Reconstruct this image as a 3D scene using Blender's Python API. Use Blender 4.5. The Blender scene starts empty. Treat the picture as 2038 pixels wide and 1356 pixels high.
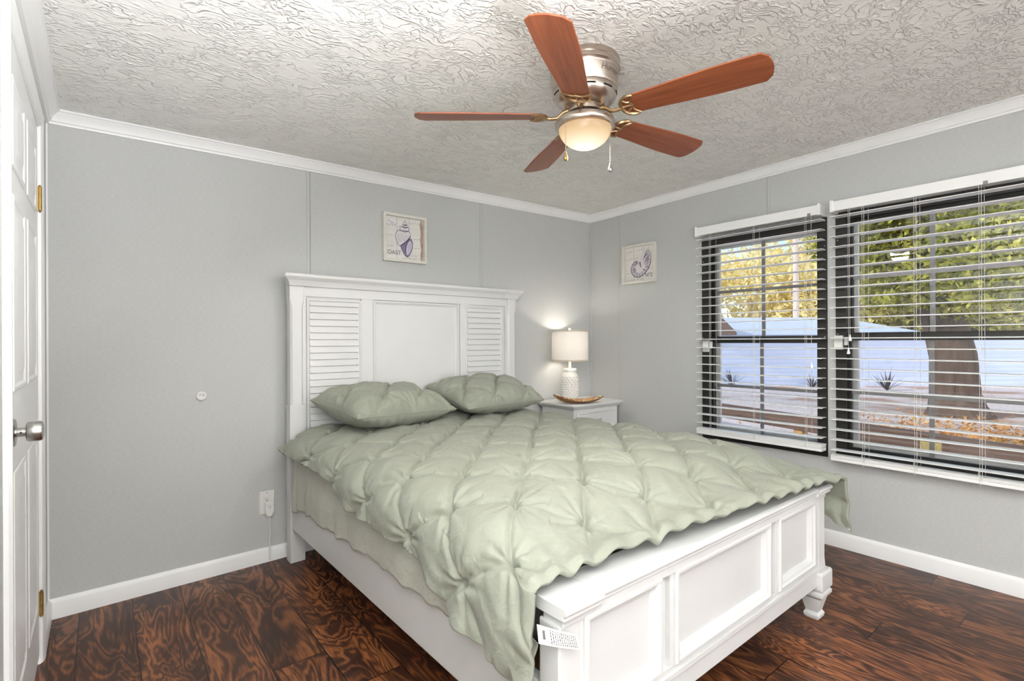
import bpy, bmesh, math, random
import numpy as np
from mathutils import Matrix, Vector
random.seed(7)
rng = np.random.default_rng(7)
PI = math.pi
S = bpy.context.scene
COL = S.collection

# ------------------------------------------------------------------ camera
CX, CY, CZ = -3.12496, -2.86915, 1.12379
YAW, ROLL = 0.67651, -0.00421
fw = Vector((math.sin(YAW), math.cos(YAW), 0))
rt0 = Vector((math.cos(YAW), -math.sin(YAW), 0)); up0 = Vector((0, 0, 1))
rt = rt0 * math.cos(ROLL) + up0 * math.sin(ROLL)
up = -rt0 * math.sin(ROLL) + up0 * math.cos(ROLL)
cam_d = bpy.data.cameras.new('camera')
cam = bpy.data.objects.new('camera', cam_d); COL.objects.link(cam)
cam_d.sensor_width = 36.0
cam_d.lens = 1024.03 / 2038 * 36.0
cam_d.shift_y = 0.0005
cam_d.clip_start = 0.02
cam.matrix_world = Matrix(((rt.x, up.x, -fw.x, CX), (rt.y, up.y, -fw.y, CY), (rt.z, up.z, -fw.z, CZ), (0, 0, 0, 1)))
S.camera = cam

# ------------------------------------------------------------------ world, sun, big lights, exposure
W = bpy.data.worlds.new('sky'); S.world = W; W.use_nodes = True
wn = W.node_tree; wn.nodes.clear()
wo = wn.nodes.new('ShaderNodeOutputWorld'); wb = wn.nodes.new('ShaderNodeBackground')
sk = wn.nodes.new('ShaderNodeTexSky'); sk.sky_type = 'NISHITA'; sk.sun_disc = False
sk.sun_elevation = math.radians(38); sk.sun_rotation = math.radians(200); sk.air_density = 1.0; sk.dust_density = 1.5
wn.links.new(sk.outputs[0], wb.inputs[0]); wn.links.new(wb.outputs[0], wo.inputs[0])
wb.inputs[1].default_value = 0.18
sun_d = bpy.data.lights.new('sun', 'SUN'); sun_d.energy = 2.7; sun_d.angle = 0.01; sun_d.color = (1.0, .93, .82)
sun = bpy.data.objects.new('sun', sun_d); COL.objects.link(sun)
sun.rotation_euler = Vector((0.78, -0.50, -0.46)).to_track_quat('-Z', 'Y').to_euler()

def area(name, loc, dirv, sx, sy, power, color=(1, 1, 1)):
    d = bpy.data.lights.new(name, 'AREA'); d.shape = 'RECTANGLE'; d.size = sx; d.size_y = sy; d.energy = power; d.color = color
    o = bpy.data.objects.new(name, d); COL.objects.link(o); o.location = loc
    o.rotation_euler = Vector(dirv).to_track_quat('-Z', 'Z').to_euler()
    return o
# added fill light, unseen behind the camera, shining in through the opening
area('added_fill_light', (-1.60, -6.90, 1.15), (0, 1, 0.0), 3.0, 2.0, 40, (.95, .975, 1.0))
# the photographer's flash, bounced off the ceiling
area('bounce_flash', (-2.55, -2.95, 1.15), (-.58, -.09, .64), .5, .5, 80, (.975, .985, 1.0))
S.view_settings.view_transform = 'Standard'; S.view_settings.look = 'None'
S.view_settings.exposure = 0.66; S.view_settings.gamma = 1.0
S.view_settings.use_curve_mapping = False

# ------------------------------------------------------------------ helpers
def lin(c):
    return tuple(((x / 255) / 12.92 if x / 255 <= .04045 else ((x / 255 + .055) / 1.055) ** 2.4) for x in c)

class NT:
    def __init__(s, m): s.m = m; s.t = m.node_tree; s.n = s.t.nodes
    def new(s, k, **kw):
        x = s.n.new('ShaderNode' + k)
        for a, b in kw.items(): setattr(x, a, b)
        return x
    def l(s, a, b): s.t.links.new(a, b)
    def math(s, op, a, b=None, c=None):
        x = s.new('Math', operation=op)
        for i, v in enumerate((a, b, c)):
            if v is None: continue
            if hasattr(v, 'is_output'): s.l(v, x.inputs[i])
            else: x.inputs[i].default_value = v
        return x.outputs[0]
    def ramp(s, fac, stops, interp='LINEAR'):
        r = s.new('ValToRGB'); r.color_ramp.interpolation = interp
        e = r.color_ramp.elements
        while len(e) < len(stops): e.new(.5)
        for i, (p, c) in enumerate(stops):
            e[i].position = p; e[i].color = (*c[:3], 1)
        s.l(fac, r.inputs[0]); return r.outputs[0]
    def coord(s, kind='Object', scale=(1, 1, 1)):
        c = s.new('TexCoord'); m = s.new('Mapping'); m.inputs['Scale'].default_value = scale
        s.l(c.outputs[kind], m.inputs[0]); return m.outputs[0]
    def noise(s, vec, scale, detail=4, rough=.55, dist=0, kind=None):
        n = s.new('TexNoise')
        if kind: n.noise_type = kind
        n.inputs['Scale'].default_value = scale; n.inputs['Detail'].default_value = detail
        n.inputs['Roughness'].default_value = rough; n.inputs['Distortion'].default_value = dist
        s.l(vec, n.inputs['Vector']); return n
    def bump(s, h, strength, dist=.01):
        b = s.new('Bump'); b.inputs['Strength'].default_value = strength; b.inputs['Distance'].default_value = dist
        s.l(h, b.inputs['Height']); return b.outputs[0]
    def mix(s, f, a, b):
        x = s.new('Mix', data_type='RGBA')
        for v, k in ((f, 0), (a, 6), (b, 7)):
            if hasattr(v, 'is_output'): s.l(v, x.inputs[k])
            else: x.inputs[k].default_value = v if k == 0 else (*v[:3], 1)
        return x.outputs[2]

def mat(name, col=(200, 200, 200), rough=.5, metal=0, spec=.5, noise=None, bump=None, emit=None, raw=None):
    m = bpy.data.materials.new(name); m.use_nodes = True
    b = m.node_tree.nodes['Principled BSDF']
    c = raw if raw else lin(col)
    b.inputs['Base Color'].default_value = (*c, 1); b.inputs['Roughness'].default_value = rough
    b.inputs['Metallic'].default_value = metal; b.inputs['Specular IOR Level'].default_value = spec
    t = NT(m)
    if noise:      # (scale vector, amount, detail)
        sc, amt, det = noise
        n = t.noise(t.coord('Object', sc), 1, det)
        lo = tuple(x * (1 - amt) for x in c); hi = tuple(min(1, x * (1 + amt)) for x in c)
        t.l(t.ramp(n.outputs[0], [(.3, lo), (.7, hi)]), b.inputs['Base Color'])
    if bump:       # (scale vector, strength, dist, detail)
        sc, st, di, det = bump
        n = t.noise(t.coord('Object', sc), 1, det)
        t.l(t.bump(n.outputs[0], st, di), b.inputs['Normal'])
    if emit: b.inputs['Emission Color'].default_value = (*emit[0], 1); b.inputs['Emission Strength'].default_value = emit[1]
    m['nt'] = 1
    return m
def bsdf(m): return m.node_tree.nodes['Principled BSDF']

class MB:
    """collects geometry for ONE mesh object"""
    def __init__(s): s.v = []; s.f = []; s.mi = []; s.k = 0
    def add(s, vs, fs, mi=None):
        o = len(s.v); s.v += [tuple(v) for v in vs]; s.f += [tuple(i + o for i in f) for f in fs]
        s.mi += [s.k if mi is None else mi] * len(fs); return s
    def box(s, x0, x1, y0, y1, z0, z1, mi=None):
        x0, x1 = sorted((x0, x1)); y0, y1 = sorted((y0, y1)); z0, z1 = sorted((z0, z1))
        vs = [(x, y, z) for z in (z0, z1) for y in (y0, y1) for x in (x0, x1)]
        return s.add(vs, [(0, 2, 3, 1), (4, 5, 7, 6), (0, 1, 5, 4), (2, 6, 7, 3), (0, 4, 6, 2), (1, 3, 7, 5)], mi)
    def loft(s, rings, closed=True, cap=True, mi=None):
        n = len(rings[0]); vs = [p for r in rings for p in r]; fs = []
        for i in range(len(rings) - 1):
            for j in range(n if closed else n - 1):
                a, b = i * n + j, i * n + (j + 1) % n
                fs.append((a, b, b + n, a + n))
        if cap and closed:
            fs.append(tuple(range(n - 1, -1, -1))); fs.append(tuple((len(rings) - 1) * n + j for j in range(n)))
        return s.add(vs, fs, mi)
    def rect_stack(s, prof, cx=0, cy=0, mi=None):
        """stack of rectangles: (z, halfx, halfy)"""
        return s.loft([[(cx - a, cy - b, z), (cx + a, cy - b, z), (cx + a, cy + b, z), (cx - a, cy + b, z)] for z, a, b in prof], mi=mi)
    def lathe(s, prof, c=(0, 0, 0), n=48, mi=None, cap=True):
        rings = [[(c[0] + r * math.cos(2 * PI * j / n), c[1] + r * math.sin(2 * PI * j / n), c[2] + z) for j in range(n)] for r, z in prof]
        return s.loft(rings, True, cap, mi)
    def tube(s, pts, r, n=8, mi=None):
        pts = [Vector(p) for p in pts]; rings = []; ref = None
        for i, p in enumerate(pts):
            t = (pts[min(i + 1, len(pts) - 1)] - pts[max(i - 1, 0)]).normalized()
            if ref is None: ref = Vector((0, 0, 1)) if abs(t.z) < .9 else Vector((1, 0, 0))
            a = t.cross(ref).normalized(); b = a.cross(t).normalized(); ref = b
            rr = r[i] if isinstance(r, (list, tuple)) else r
            rings.append([p + (a * math.cos(2 * PI * j / n) + b * math.sin(2 * PI * j / n)) * rr for j in range(n)])
        return s.loft(rings, True, True, mi)
    def prism(s, poly, a0, a1, axes='xz', mi=None):
        """poly extruded between a0 and a1 along the third axis"""
        def P(p, a):
            return {'xz': (p[0], a, p[1]), 'xy': (p[0], p[1], a), 'yz': (a, p[0], p[1])}[axes]
        return s.loft([[P(p, a0) for p in poly], [P(p, a1) for p in poly]], True, True, mi)
    def frame(s, x0, x1, z0, z1, prof, F, mi=None):
        """mitred moulding round a rectangle; prof = (inset, out); F maps (x, z, out) to 3D"""
        rings = []
        for ins, out in prof:
            rings.append([F(x0 + ins, z0 + ins, out), F(x1 - ins, z0 + ins, out), F(x1 - ins, z1 - ins, out), F(x0 + ins, z1 - ins, out)])
        return s.loft(rings, True, False, mi)
    def xf(s, M):
        s.v = [tuple(M @ Vector(p)) for p in s.v]; return s
    def build(s, name, mats, parent=None, bevel=0, smooth=None, segs=2):
        me = bpy.data.meshes.new(name); me.from_pydata(s.v, [], s.f); me.update()
        if not isinstance(mats, (list, tuple)): mats = [mats]
        for m in mats: me.materials.append(m)
        if len(mats) > 1: me.polygons.foreach_set('material_index', s.mi)
        bm = bmesh.new(); bm.from_mesh(me)
        bmesh.ops.recalc_face_normals(bm, faces=bm.faces)
        if smooth is not None:
            ca = math.radians(smooth)
            for e in bm.edges: e.smooth = len(e.link_faces) == 2 and e.calc_face_angle(0) < ca
            for f in bm.faces: f.smooth = True
        bm.to_mesh(me); bm.free()
        o = bpy.data.objects.new(name, me); COL.objects.link(o)
        if parent: o.parent = parent
        if bevel:
            b = o.modifiers.new('bevel', 'BEVEL'); b.width = bevel; b.segments = segs; b.limit_method = 'ANGLE'; b.angle_limit = math.radians(40)
        return o

def empty(name, loc=(0, 0, 0), rz=0):
    o = bpy.data.objects.new(name, None); COL.objects.link(o); o.location = loc; o.rotation_euler = (0, 0, rz); o.empty_display_size = .1
    return o
def tag(o, label, cat, group=None, kind=None):
    o['label'] = label; o['category'] = cat
    if group: o['group'] = group
    if kind: o['kind'] = kind
    return o
def struct(o, label=None):
    o['kind'] = 'structure'
    if label: o['label'] = label
    return o
def copy_tree(o, parent=None):
    c = o.copy(); COL.objects.link(c)
    if parent: c.parent = parent
    for ch in list(o.children): copy_tree(ch, c)
    return c
def text_mesh(body, size, shear=0, extrude=0):
    cu = bpy.data.curves.new('lettering', 'FONT'); cu.body = body; cu.size = size; cu.shear = shear; cu.extrude = extrude
    cu.align_x = 'CENTER'; cu.align_y = 'CENTER'
    o = bpy.data.objects.new('lettering', cu); COL.objects.link(o)
    dg = bpy.context.evaluated_depsgraph_get(); dg.update()
    me = bpy.data.meshes.new_from_object(o.evaluated_get(dg))
    vs = [tuple(v.co) for v in me.vertices]; fs = [tuple(p.vertices) for p in me.polygons]
    bpy.data.objects.remove(o); bpy.data.curves.remove(cu); bpy.data.meshes.remove(me)
    return vs, fs

def vnoise(x, y, seed=0):
    """smooth 2D value noise in numpy"""
    r = np.random.default_rng(seed); T = r.random((64, 64))
    xi = np.floor(x).astype(int); yi = np.floor(y).astype(int); fx = x - xi; fy = y - yi
    fx = fx * fx * (3 - 2 * fx); fy = fy * fy * (3 - 2 * fy)
    g = lambda a, b: T[a % 64, b % 64]
    return (g(xi, yi) * (1 - fx) + g(xi + 1, yi) * fx) * (1 - fy) + (g(xi, yi + 1) * (1 - fx) + g(xi + 1, yi + 1) * fx) * fy * 1.0

# ------------------------------------------------------------------ materials
M = {}
def wall_mat(name, col):
    m = mat(name, col, .75, spec=.25); t = NT(m); b = bsdf(m); c = lin(col)
    v = t.coord('Object', (60, 60, 260)); n = t.noise(v, 1, 3)
    v2 = t.coord('Object', (1.5, 1.5, 1.5)); n2 = t.noise(v2, 1, 3)
    c1 = t.ramp(n.outputs[0], [(.3, tuple(x * .94 for x in c)), (.7, tuple(x * 1.05 for x in c))])
    c2 = t.ramp(n2.outputs[0], [(.3, (.97, .97, .97)), (.7, (1, 1, 1))])
    mx = t.new('Mix', data_type='RGBA', blend_type='MULTIPLY'); mx.inputs[0].default_value = 1
    t.l(c1, mx.inputs[6]); t.l(c2, mx.inputs[7]); t.l(mx.outputs[2], b.inputs['Base Color'])
    t.l(t.bump(n.outputs[0], .12, .002), b.inputs['Normal'])
    return m
M['wall'] = wall_mat('grey_wallboard', (196, 197, 195))
M['gap_shade'] = mat('joint_gap_shade', (104, 103, 100), .9, noise=((9, 9, 9), .1, 2))  # dark colour painted in for the shadow along the batten edges
M['trim'] = mat('white_trim_paint', (240, 240, 239), .4, noise=((3, 3, 3), .02, 3))
M['door'] = mat('white_door_paint', (240, 240, 240), .35, noise=((3, 3, 3), .015, 3))
M['furn'] = mat('white_furniture_lacquer', (216, 216, 214), .35, noise=((4, 4, 4), .02, 3))
def ceiling_mat():
    m = mat('stippled_ceiling_plaster', (243, 242, 238), .85, spec=.2); t = NT(m); b = bsdf(m)
    w = t.coord('Object', (1, 1, 1))
    nz = t.noise(w, 7, 2, .5)
    add = t.new('VectorMath', operation='MULTIPLY_ADD'); t.l(nz.outputs[1], add.inputs[0]); add.inputs[1].default_value = (.10, .10, .10); t.l(w, add.inputs[2])
    h = None
    for rot, sc, th_, sd_ in ((.55, (9, 21, 1), .045, 0), (-.4, (15, 26, 1), .05, 3.3), (.9, (24, 40, 1), .06, 7.7)):
        mp = t.new('Mapping'); mp.inputs['Rotation'].default_value = (0, 0, rot); mp.inputs['Scale'].default_value = sc; mp.inputs['Location'].default_value = (sd_, sd_, 0); t.l(add.outputs[0], mp.inputs[0])
        n1 = t.noise(mp.outputs[0], 1, 2, .5)
        dist = t.math('ABSOLUTE', t.math('SUBTRACT', n1.outputs[0], .5))
        line = t.ramp(dist, [(0, (1,) * 3), (th_, (0,) * 3)], 'EASE')
        nm = t.noise(w, 5 + sd_, 3, .6)
        msk = t.ramp(nm.outputs[0], [(.44, (0,) * 3), (.58, (1,) * 3)])
        x_ = t.math('MULTIPLY', line, msk)
        h = x_ if h is None else t.math('MAXIMUM', h, x_)
    n2 = t.noise(w, 60, 3, .6)
    h = t.math('ADD', h, t.math('MULTIPLY', n2.outputs[0], .35))
    t.l(t.bump(h, 1.0, .0042), b.inputs['Normal'])
    return m
M['ceiling'] = ceiling_mat()
def floor_mat():
    m = mat('stained_plywood_planks', rough=.33, spec=.5); t = NT(m); b = bsdf(m)
    c = t.new('TexCoord'); sx = t.new('SeparateXYZ'); t.l(c.outputs['Object'], sx.inputs[0])
    x, y = sx.outputs[0], sx.outputs[1]
    px = t.math('DIVIDE', t.math('ADD', x, 3.193), .1777)
    ix = t.math('FLOOR', px); fx = t.math('FRACT', px)
    wnx = t.new('TexWhiteNoise', noise_dimensions='1D'); t.l(ix, wnx.inputs['W'])
    py = t.math('ADD', t.math('DIVIDE', y, 1.22), wnx.outputs[0])
    iy = t.math('FLOOR', py); fy = t.math('FRACT', py)
    idn = t.math('ADD', t.math('MULTIPLY', ix, 7.31), t.math('MULTIPLY', iy, 3.17))
    wn2 = t.new('TexWhiteNoise', noise_dimensions='1D'); t.l(idn, wn2.inputs['W'])
    # per plank offset of the grain
    off = t.new('VectorMath', operation='SCALE'); t.l(wn2.outputs[1], off.inputs[0]); off.inputs['Scale'].default_value = 40
    comb = t.new('CombineXYZ'); t.l(t.math('MULTIPLY', x, 6.2), comb.inputs[0]); t.l(t.math('MULTIPLY', y, 1.55), comb.inputs[1])
    ad = t.new('VectorMath', operation='ADD'); t.l(comb.outputs[0], ad.inputs[0]); t.l(off.outputs[0], ad.inputs[1])
    n = t.noise(ad.outputs[0], 1.0, 3.5, .5, .9)
    fq = t.math('ADD', 22.0, t.math('MULTIPLY', wn2.outputs[0], 46.0))
    s = t.math('SINE', t.math('MULTIPLY', n.outputs[0], t.math('MULTIPLY', fq, 2.2)))
    fine = t.noise(t.coord('Object', (160, 14, 1)), 1, 3)
    big = t.noise(ad.outputs[0], 1.9, 3, .6)
    g = t.math('ADD', t.math('MULTIPLY', s, .16), t.math('ADD', t.math('MULTIPLY', big.outputs[0], .95), t.math('MULTIPLY', t.math('SUBTRACT', fine.outputs[0], .5), .45)))
    col = t.ramp(g, [(.22, lin((60, 37, 27))), (.40, lin((82, 50, 35))), (.56, lin((120, 73, 45))), (.76, lin((164, 104, 62))), (1.0, lin((192, 130, 84)))])
    tone = t.ramp(wn2.outputs[0], [(0, (.68, .66, .66)), (1, (1.05, 1.0, .97))])
    mx = t.new('Mix', data_type='RGBA', blend_type='MULTIPLY'); mx.inputs[0].default_value = 1; t.l(col, mx.inputs[6]); t.l(tone, mx.inputs[7])
    ex = t.math('MINIMUM', fx, t.math('SUBTRACT', 1, fx)); ey = t.math('MULTIPLY', t.math('MINIMUM', fy, t.math('SUBTRACT', 1, fy)), 6.9)
    e = t.math('LESS_THAN', t.math('MINIMUM', ex, ey), .011)
    cc = t.mix(e, mx.outputs[2], lin((22, 12, 9)))
    sp = t.noise(t.coord('Object', (1, 1, 1)), 95, 2)
    spk = t.math('GREATER_THAN', sp.outputs[0], .80)
    cc = t.mix(spk, cc, lin((190, 150, 110)))
    t.l(cc, b.inputs['Base Color'])
    t.l(t.ramp(g, [(.4, (.42,) * 3), (1, (.3,) * 3)]), b.inputs['Roughness'])
    hh = t.math('SUBTRACT', t.math('MULTIPLY', g, .25), t.math('MULTIPLY', e, 1.0))
    t.l(t.bump(hh, .25, .003), b.inputs['Normal'])
    return m
M['floor'] = floor_mat()
def fabric(name, col, rough=.8, weave=900, sheen=.15, amt=.05):
    m = mat(name, col, rough, spec=.25); t = NT(m); b = bsdf(m); c = lin(col)
    b.inputs['Sheen Weight'].default_value = sheen
    n = t.noise(t.coord('Object', (5, 5, 5)), 1, 4)
    t.l(t.ramp(n.outputs[0], [(.3, tuple(x * (1 - amt) for x in c)), (.7, tuple(x * (1 + amt) for x in c))]), b.inputs['Base Color'])
    n2 = t.noise(t.coord('Object', (weave,) * 3), 1, 1); n3 = t.noise(t.coord('Object', (38, 38, 38)), 1, 4)
    n4 = t.noise(t.coord('Object', (15, 24, 18)), 1, 3, .55, 1.6)
    h = t.math('ADD', t.math('ADD', t.math('MULTIPLY', n2.outputs[0], .1), n3.outputs[0]), t.math('MULTIPLY', n4.outputs[0], 2.6))
    t.l(t.bump(h, .22, .006), b.inputs['Normal'])
    return m
M['sage'] = fabric('sage_cotton', (150, 153, 139), .62, 900, .1)
M['skirt'] = fabric('sage_skirt_cotton', (186, 187, 174), .8)
M['mattress'] = fabric('mattress_ticking', (215, 214, 208))
M['dark'] = mat('dark_bronze_aluminium', (52, 50, 46), .45, .4, noise=((20, 20, 20), .08, 2))
M['greyal'] = mat('grey_aluminium', (140, 138, 136), .45, .3, noise=((20, 20, 20), .05, 2))
M['whiteal'] = mat('white_storm_frame', (214, 212, 206), .5, noise=((9, 9, 9), .06, 3))
M['pvc'] = mat('white_blind_plastic', (246, 246, 244), .35, noise=((6, 6, 6), .015, 2))
M['cord'] = mat('white_cord', (220, 218, 212), .8, noise=((200, 200, 200), .06, 1))
M['nickel'] = mat('brushed_nickel', (196, 184, 172), .28, 1.0, noise=((3, 3, 240), .12, 2))
M['chrome'] = mat('satin_chrome_knob', (178, 176, 172), .25, 1.0, noise=((3, 200, 200), .08, 2))
M['brass'] = mat('antique_brass', (178, 146, 84), .38, .9, noise=((60, 60, 60), .2, 3))
M['iron'] = mat('aged_brass_blade_iron', (176, 148, 112), .32, .95, noise=((40, 40, 40), .1, 3))
M['black'] = mat('black_slot', (16, 15, 14), .8, noise=((30, 30, 30), .1, 2))
def wood(name, dark, light, axis=0, rough=.38):
    m = mat(name, rough=rough); t = NT(m); b = bsdf(m)
    sc = [70, 70, 70]; sc[axis] = 4
    n = t.noise(t.coord('Object', sc), 1, 5, .6, .6)
    sc2 = [14, 14, 14]; sc2[axis] = 1.2
    n2 = t.noise(t.coord('Object', sc2), 1, 3, .5, 1.2)
    g = t.math('ADD', t.math('MULTIPLY', n.outputs[0], .5), t.math('MULTIPLY', n2.outputs[0], .5))
    t.l(t.ramp(g, [(.32, lin(dark)), (.68, lin(light))]), b.inputs['Base Color'])
    t.l(t.bump(n.outputs[0], .05, .002), b.inputs['Normal'])
    return m
M['blade'] = wood('cherry_fan_blade', (112, 54, 29), (176, 98, 60), 0)
M['tray'] = wood('golden_brown_driftwood', (120, 78, 40), (204, 158, 98), 0, .6)
M['ceramic'] = mat('white_glazed_ceramic', (232, 231, 226), .18, noise=((10, 10, 10), .02, 2))
M['plastic'] = mat('white_plastic', (228, 227, 222), .4, noise=((10, 10, 10), .015, 2))
def shade_mat(name, col, trans, bump=True):
    m = bpy.data.materials.new(name); m.use_nodes = True; t = NT(m); t.n.clear()
    o = t.new('OutputMaterial'); d = t.new('BsdfDiffuse'); tr = t.new('BsdfTranslucent'); mx = t.new('MixShader'); mx.inputs[0].default_value = trans
    n = t.noise(t.coord('Object', (240, 240, 240)), 1, 2); c = lin(col)
    cc = t.ramp(n.outputs[0], [(.3, tuple(x * .9 for x in c)), (.7, c)])
    t.l(cc, d.inputs[0]); t.l(cc, tr.inputs[0]); t.l(d.outputs[0], mx.inputs[1]); t.l(tr.outputs[0], mx.inputs[2]); t.l(mx.outputs[0], o.inputs[0])
    return m
M['linen'] = shade_mat('cream_linen_shade', (236, 230, 222), .08)
def bowl_mat():
    m = bpy.data.materials.new('frosted_amber_glass'); m.use_nodes = True; t = NT(m); t.n.clear()
    o = t.new('OutputMaterial'); e = t.new('Emission'); g = t.new('BsdfGlossy'); g.inputs['Roughness'].default_value = .25
    vm = t.new('VectorMath', operation='DISTANCE'); t.l(t.coord('Object'), vm.inputs[0]); vm.inputs[1].default_value = (.0, .0, -.288)
    t.l(t.ramp(vm.outputs['Value'], [(.018, (1.0, .97, .88)), (.050, (.80, .70, .52)), (.085, (.62, .45, .26)), (.10, (.50, .33, .18))]), e.inputs[0]); e.inputs[1].default_value = 1.0
    mx = t.new('MixShader'); mx.inputs[0].default_value = .04
    t.l(e.outputs[0], mx.inputs[1]); t.l(g.outputs[0], mx.inputs[2]); t.l(mx.outputs[0], o.inputs[0])
    return m
M['bowl'] = bowl_mat()
M['bulb'] = mat('warm_bulb', (255, 244, 225), .4, emit=((1, .9, .76), 14), noise=((10, 10, 10), .01, 1))
def glass_mat():
    m = bpy.data.materials.new('window_glass'); m.use_nodes = True; t = NT(m); t.n.clear()
    o = t.new('OutputMaterial'); a = t.new('BsdfTransparent'); g = t.new('BsdfGlossy'); g.inputs['Roughness'].default_value = .02
    n = t.noise(t.coord('Object', (2, 2, 2)), 1, 2)
    t.l(t.ramp(n.outputs[0], [(.3, (.95, .955, .955)), (.7, (.975, .98, .98))]), a.inputs[0])
    mx = t.new('MixShader'); mx.inputs[0].default_value = .05
    t.l(a.outputs[0], mx.inputs[1]); t.l(g.outputs[0], mx.inputs[2]); t.l(mx.outputs[0], o.inputs[0])
    return m
M['glass'] = glass_mat()

# ------------------------------------------------------------------ room shell
XL, YF = -3.294, -3.46
HB = 0.055       # height of the crown moulding
def zc(x, y):    # bottom of the crown: the old house is a little out of level
    u = min(1, max(0, -x / 3.294)); v = min(1.05, max(0, -y / 3.4))
    b = 2.08 * (1 - u) + 2.034 * u; f = 2.125 * (1 - u) + 2.036 * u
    return b * (1 - v) + f * v
def zf(x): return -.024 * max(0, (-x - 1.95) / 1.344)
def sheet(name, fz, xs, ys, m, flip=1, thick=.08):
    b = MB(); nx, ny = len(xs), len(ys)
    b.add([(x, y, fz(x, y)) for y in ys for x in xs], [(j * nx + i, j * nx + i + 1, (j + 1) * nx + i + 1, (j + 1) * nx + i) for j in range(ny - 1) for i in range(nx - 1)])
    b.add([(x, y, fz(x, y) + thick * flip) for y in ys for x in xs], [(j * nx + i, j * nx + i + 1, (j + 1) * nx + i + 1, (j + 1) * nx + i) for j in range(ny - 1) for i in range(nx - 1)])
    return struct(b.build(name, m))
xs = list(np.linspace(XL - .1, .1, 20)); ys = list(np.linspace(YF - .1, .1, 20))
sheet('floor', lambda x, y: zf(x), xs, ys, M['floor'], -1)
sheet('ceiling', lambda x, y: zc(x, y) + HB, xs, ys, M['ceiling'], 1)
ZT = 2.28
struct(MB().box(XL - .1, .12, 0, .1, -.1, ZT).build('wall_back', M['wall']))
# openings of the right wall
WL = (-1.750, -.996, .478, 1.800); WR = (-2.600, -1.790, .485, 1.822)
b = MB(); T = .12
b.box(0, T, WL[1], 0, -.1, ZT); b.box(0, T, WR[1], WL[0], -.1, ZT); b.box(0, T, YF - .1, WR[0], -.1, ZT)
for w in (WL, WR): b.box(0, T, w[0], w[1], -.1, w[2]); b.box(0, T, w[0], w[1], w[3], ZT)
struct(b.build('wall_right', M['wall']))
# door opening of the left wall
DY0, DY1, DZ = -1.190, -.378, 1.895
b = MB(); b.box(XL - .1, XL, DY1 + .012, 0, -.1, ZT); b.box(XL - .1, XL, YF - .1, DY0 - .012, -.1, ZT); b.box(XL - .1, XL, DY0 - .012, DY1 + .012, DZ + .012, ZT)
struct(b.build('wall_left', M['wall']))
# unseen wall behind the camera; opening and hall added to carry the fill light
b = MB(); wx0, wx1, wz0, wz1 = -3.15, -.10, 0, 2.06
b.box(XL - .1, wx0, YF - .1, YF, -.1, ZT); b.box(wx1, .12, YF - .1, YF, -.1, ZT); b.box(wx0, wx1, YF - .1, YF, wz1, ZT)
b.box(XL - .1, .12, -7.1, -7.0, -.1, ZT); b.box(XL - .1, XL, -7.1, YF, -.1, ZT); b.box(.02, .12, -7.1, YF, -.1, ZT)
struct(b.build('wall_unseen_front', M['trim']))
struct(MB().box(XL, .1, -7.05, YF - .05, -.08, 0).build('floor_added_hall', M['floor']))
struct(MB().box(XL, .1, -7.05, YF - .05, 2.15, 2.25).build('ceiling_added_hall', M['trim']))

# crown moulding and baseboards (profile: distance from the wall, height)
CROWN = [(0, 0), (.010, 0), (.012, .008), (.018, .012), (.024, .028), (.036, .040), (.040, .046), (.046, .048), (.046, .06), (0, .06)]
def run_trim(name, P0, P1, nrm, prof, z0f, m, cut0=1, cut1=1):
    """moulding from P0 to P1 on a wall whose room side is nrm; the ends are mitred"""
    P0 = Vector((*P0, 0)); P1 = Vector((*P1, 0)); d = (P1 - P0).normalized(); n = Vector((*nrm, 0))
    rings = []
    for P, s, c in ((P0, 1, cut0), (P1, -1, cut1)):
        rings.append([P + n * a + d * s * c * a + Vector((0, 0, z0f(P.x, P.y) + h)) for a, h in prof])
    return struct(MB().loft(rings, True, True).build(name, m, smooth=35))
run_trim('trim_1', (XL, 0), (0, 0), (0, -1), CROWN, zc, M['trim'])
run_trim('trim_2', (0, 0), (0, YF), (-1, 0), CROWN, zc, M['trim'])
run_trim('trim_3', (XL, YF), (XL, 0), (1, 0), CROWN, zc, M['trim'])
BASE = [(0, 0), (.0135, 0), (.0135, .066), (.010, .076), (.004, .083), (0, .083)]
run_trim('baseboard_back', (XL, 0), (0, 0), (0, -1), BASE, lambda x, y: zf(x), M['trim'])
run_trim('baseboard_right', (0, 0), (0, YF), (-1, 0), BASE, lambda x, y: 0, M['trim'])
run_trim('baseboard_left', (XL, DY1 + .062), (XL, 0), (1, 0), BASE, lambda x, y: zf(x), M['trim'], 0, 1)
# battens over the wallboard joints
k = 4
for x in (-2.237, -1.091):
    struct(MB().box(x - .008, x + .008, -.0035, 0, .083, zc(x, 0)).box(x + .0085, x + .0110, -.0012, 0, .083, zc(x, 0), 1).build('trim_%d' % k, [M['wall'], M['gap_shade']])); k += 1
for y in (-.298, -1.435):
    struct(MB().box(-.0035, 0, y - .008, y + .008, .083 if y > -.5 else 1.86, zc(0, y)).box(-.0012, 0, y + .0085, y + .0105, .083 if y > -.5 else 1.86, zc(0, y), 1).build('trim_%d' % k, [M['wall'], M['gap_shade']])); k += 1
struct(MB().box(-.012, 0, -.012, 0, .083, zc(0, 0)).build('trim_%d' % k, M['wall'], bevel=.002)); k += 1
# joint shadow lines beside the battens are painted dark strips; caulk bead in the left corner
struct(MB().box(XL, XL + .006, -.006, 0, .06, zc(XL, 0)).build('trim_%d' % k, M['trim'])); k += 1
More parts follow.
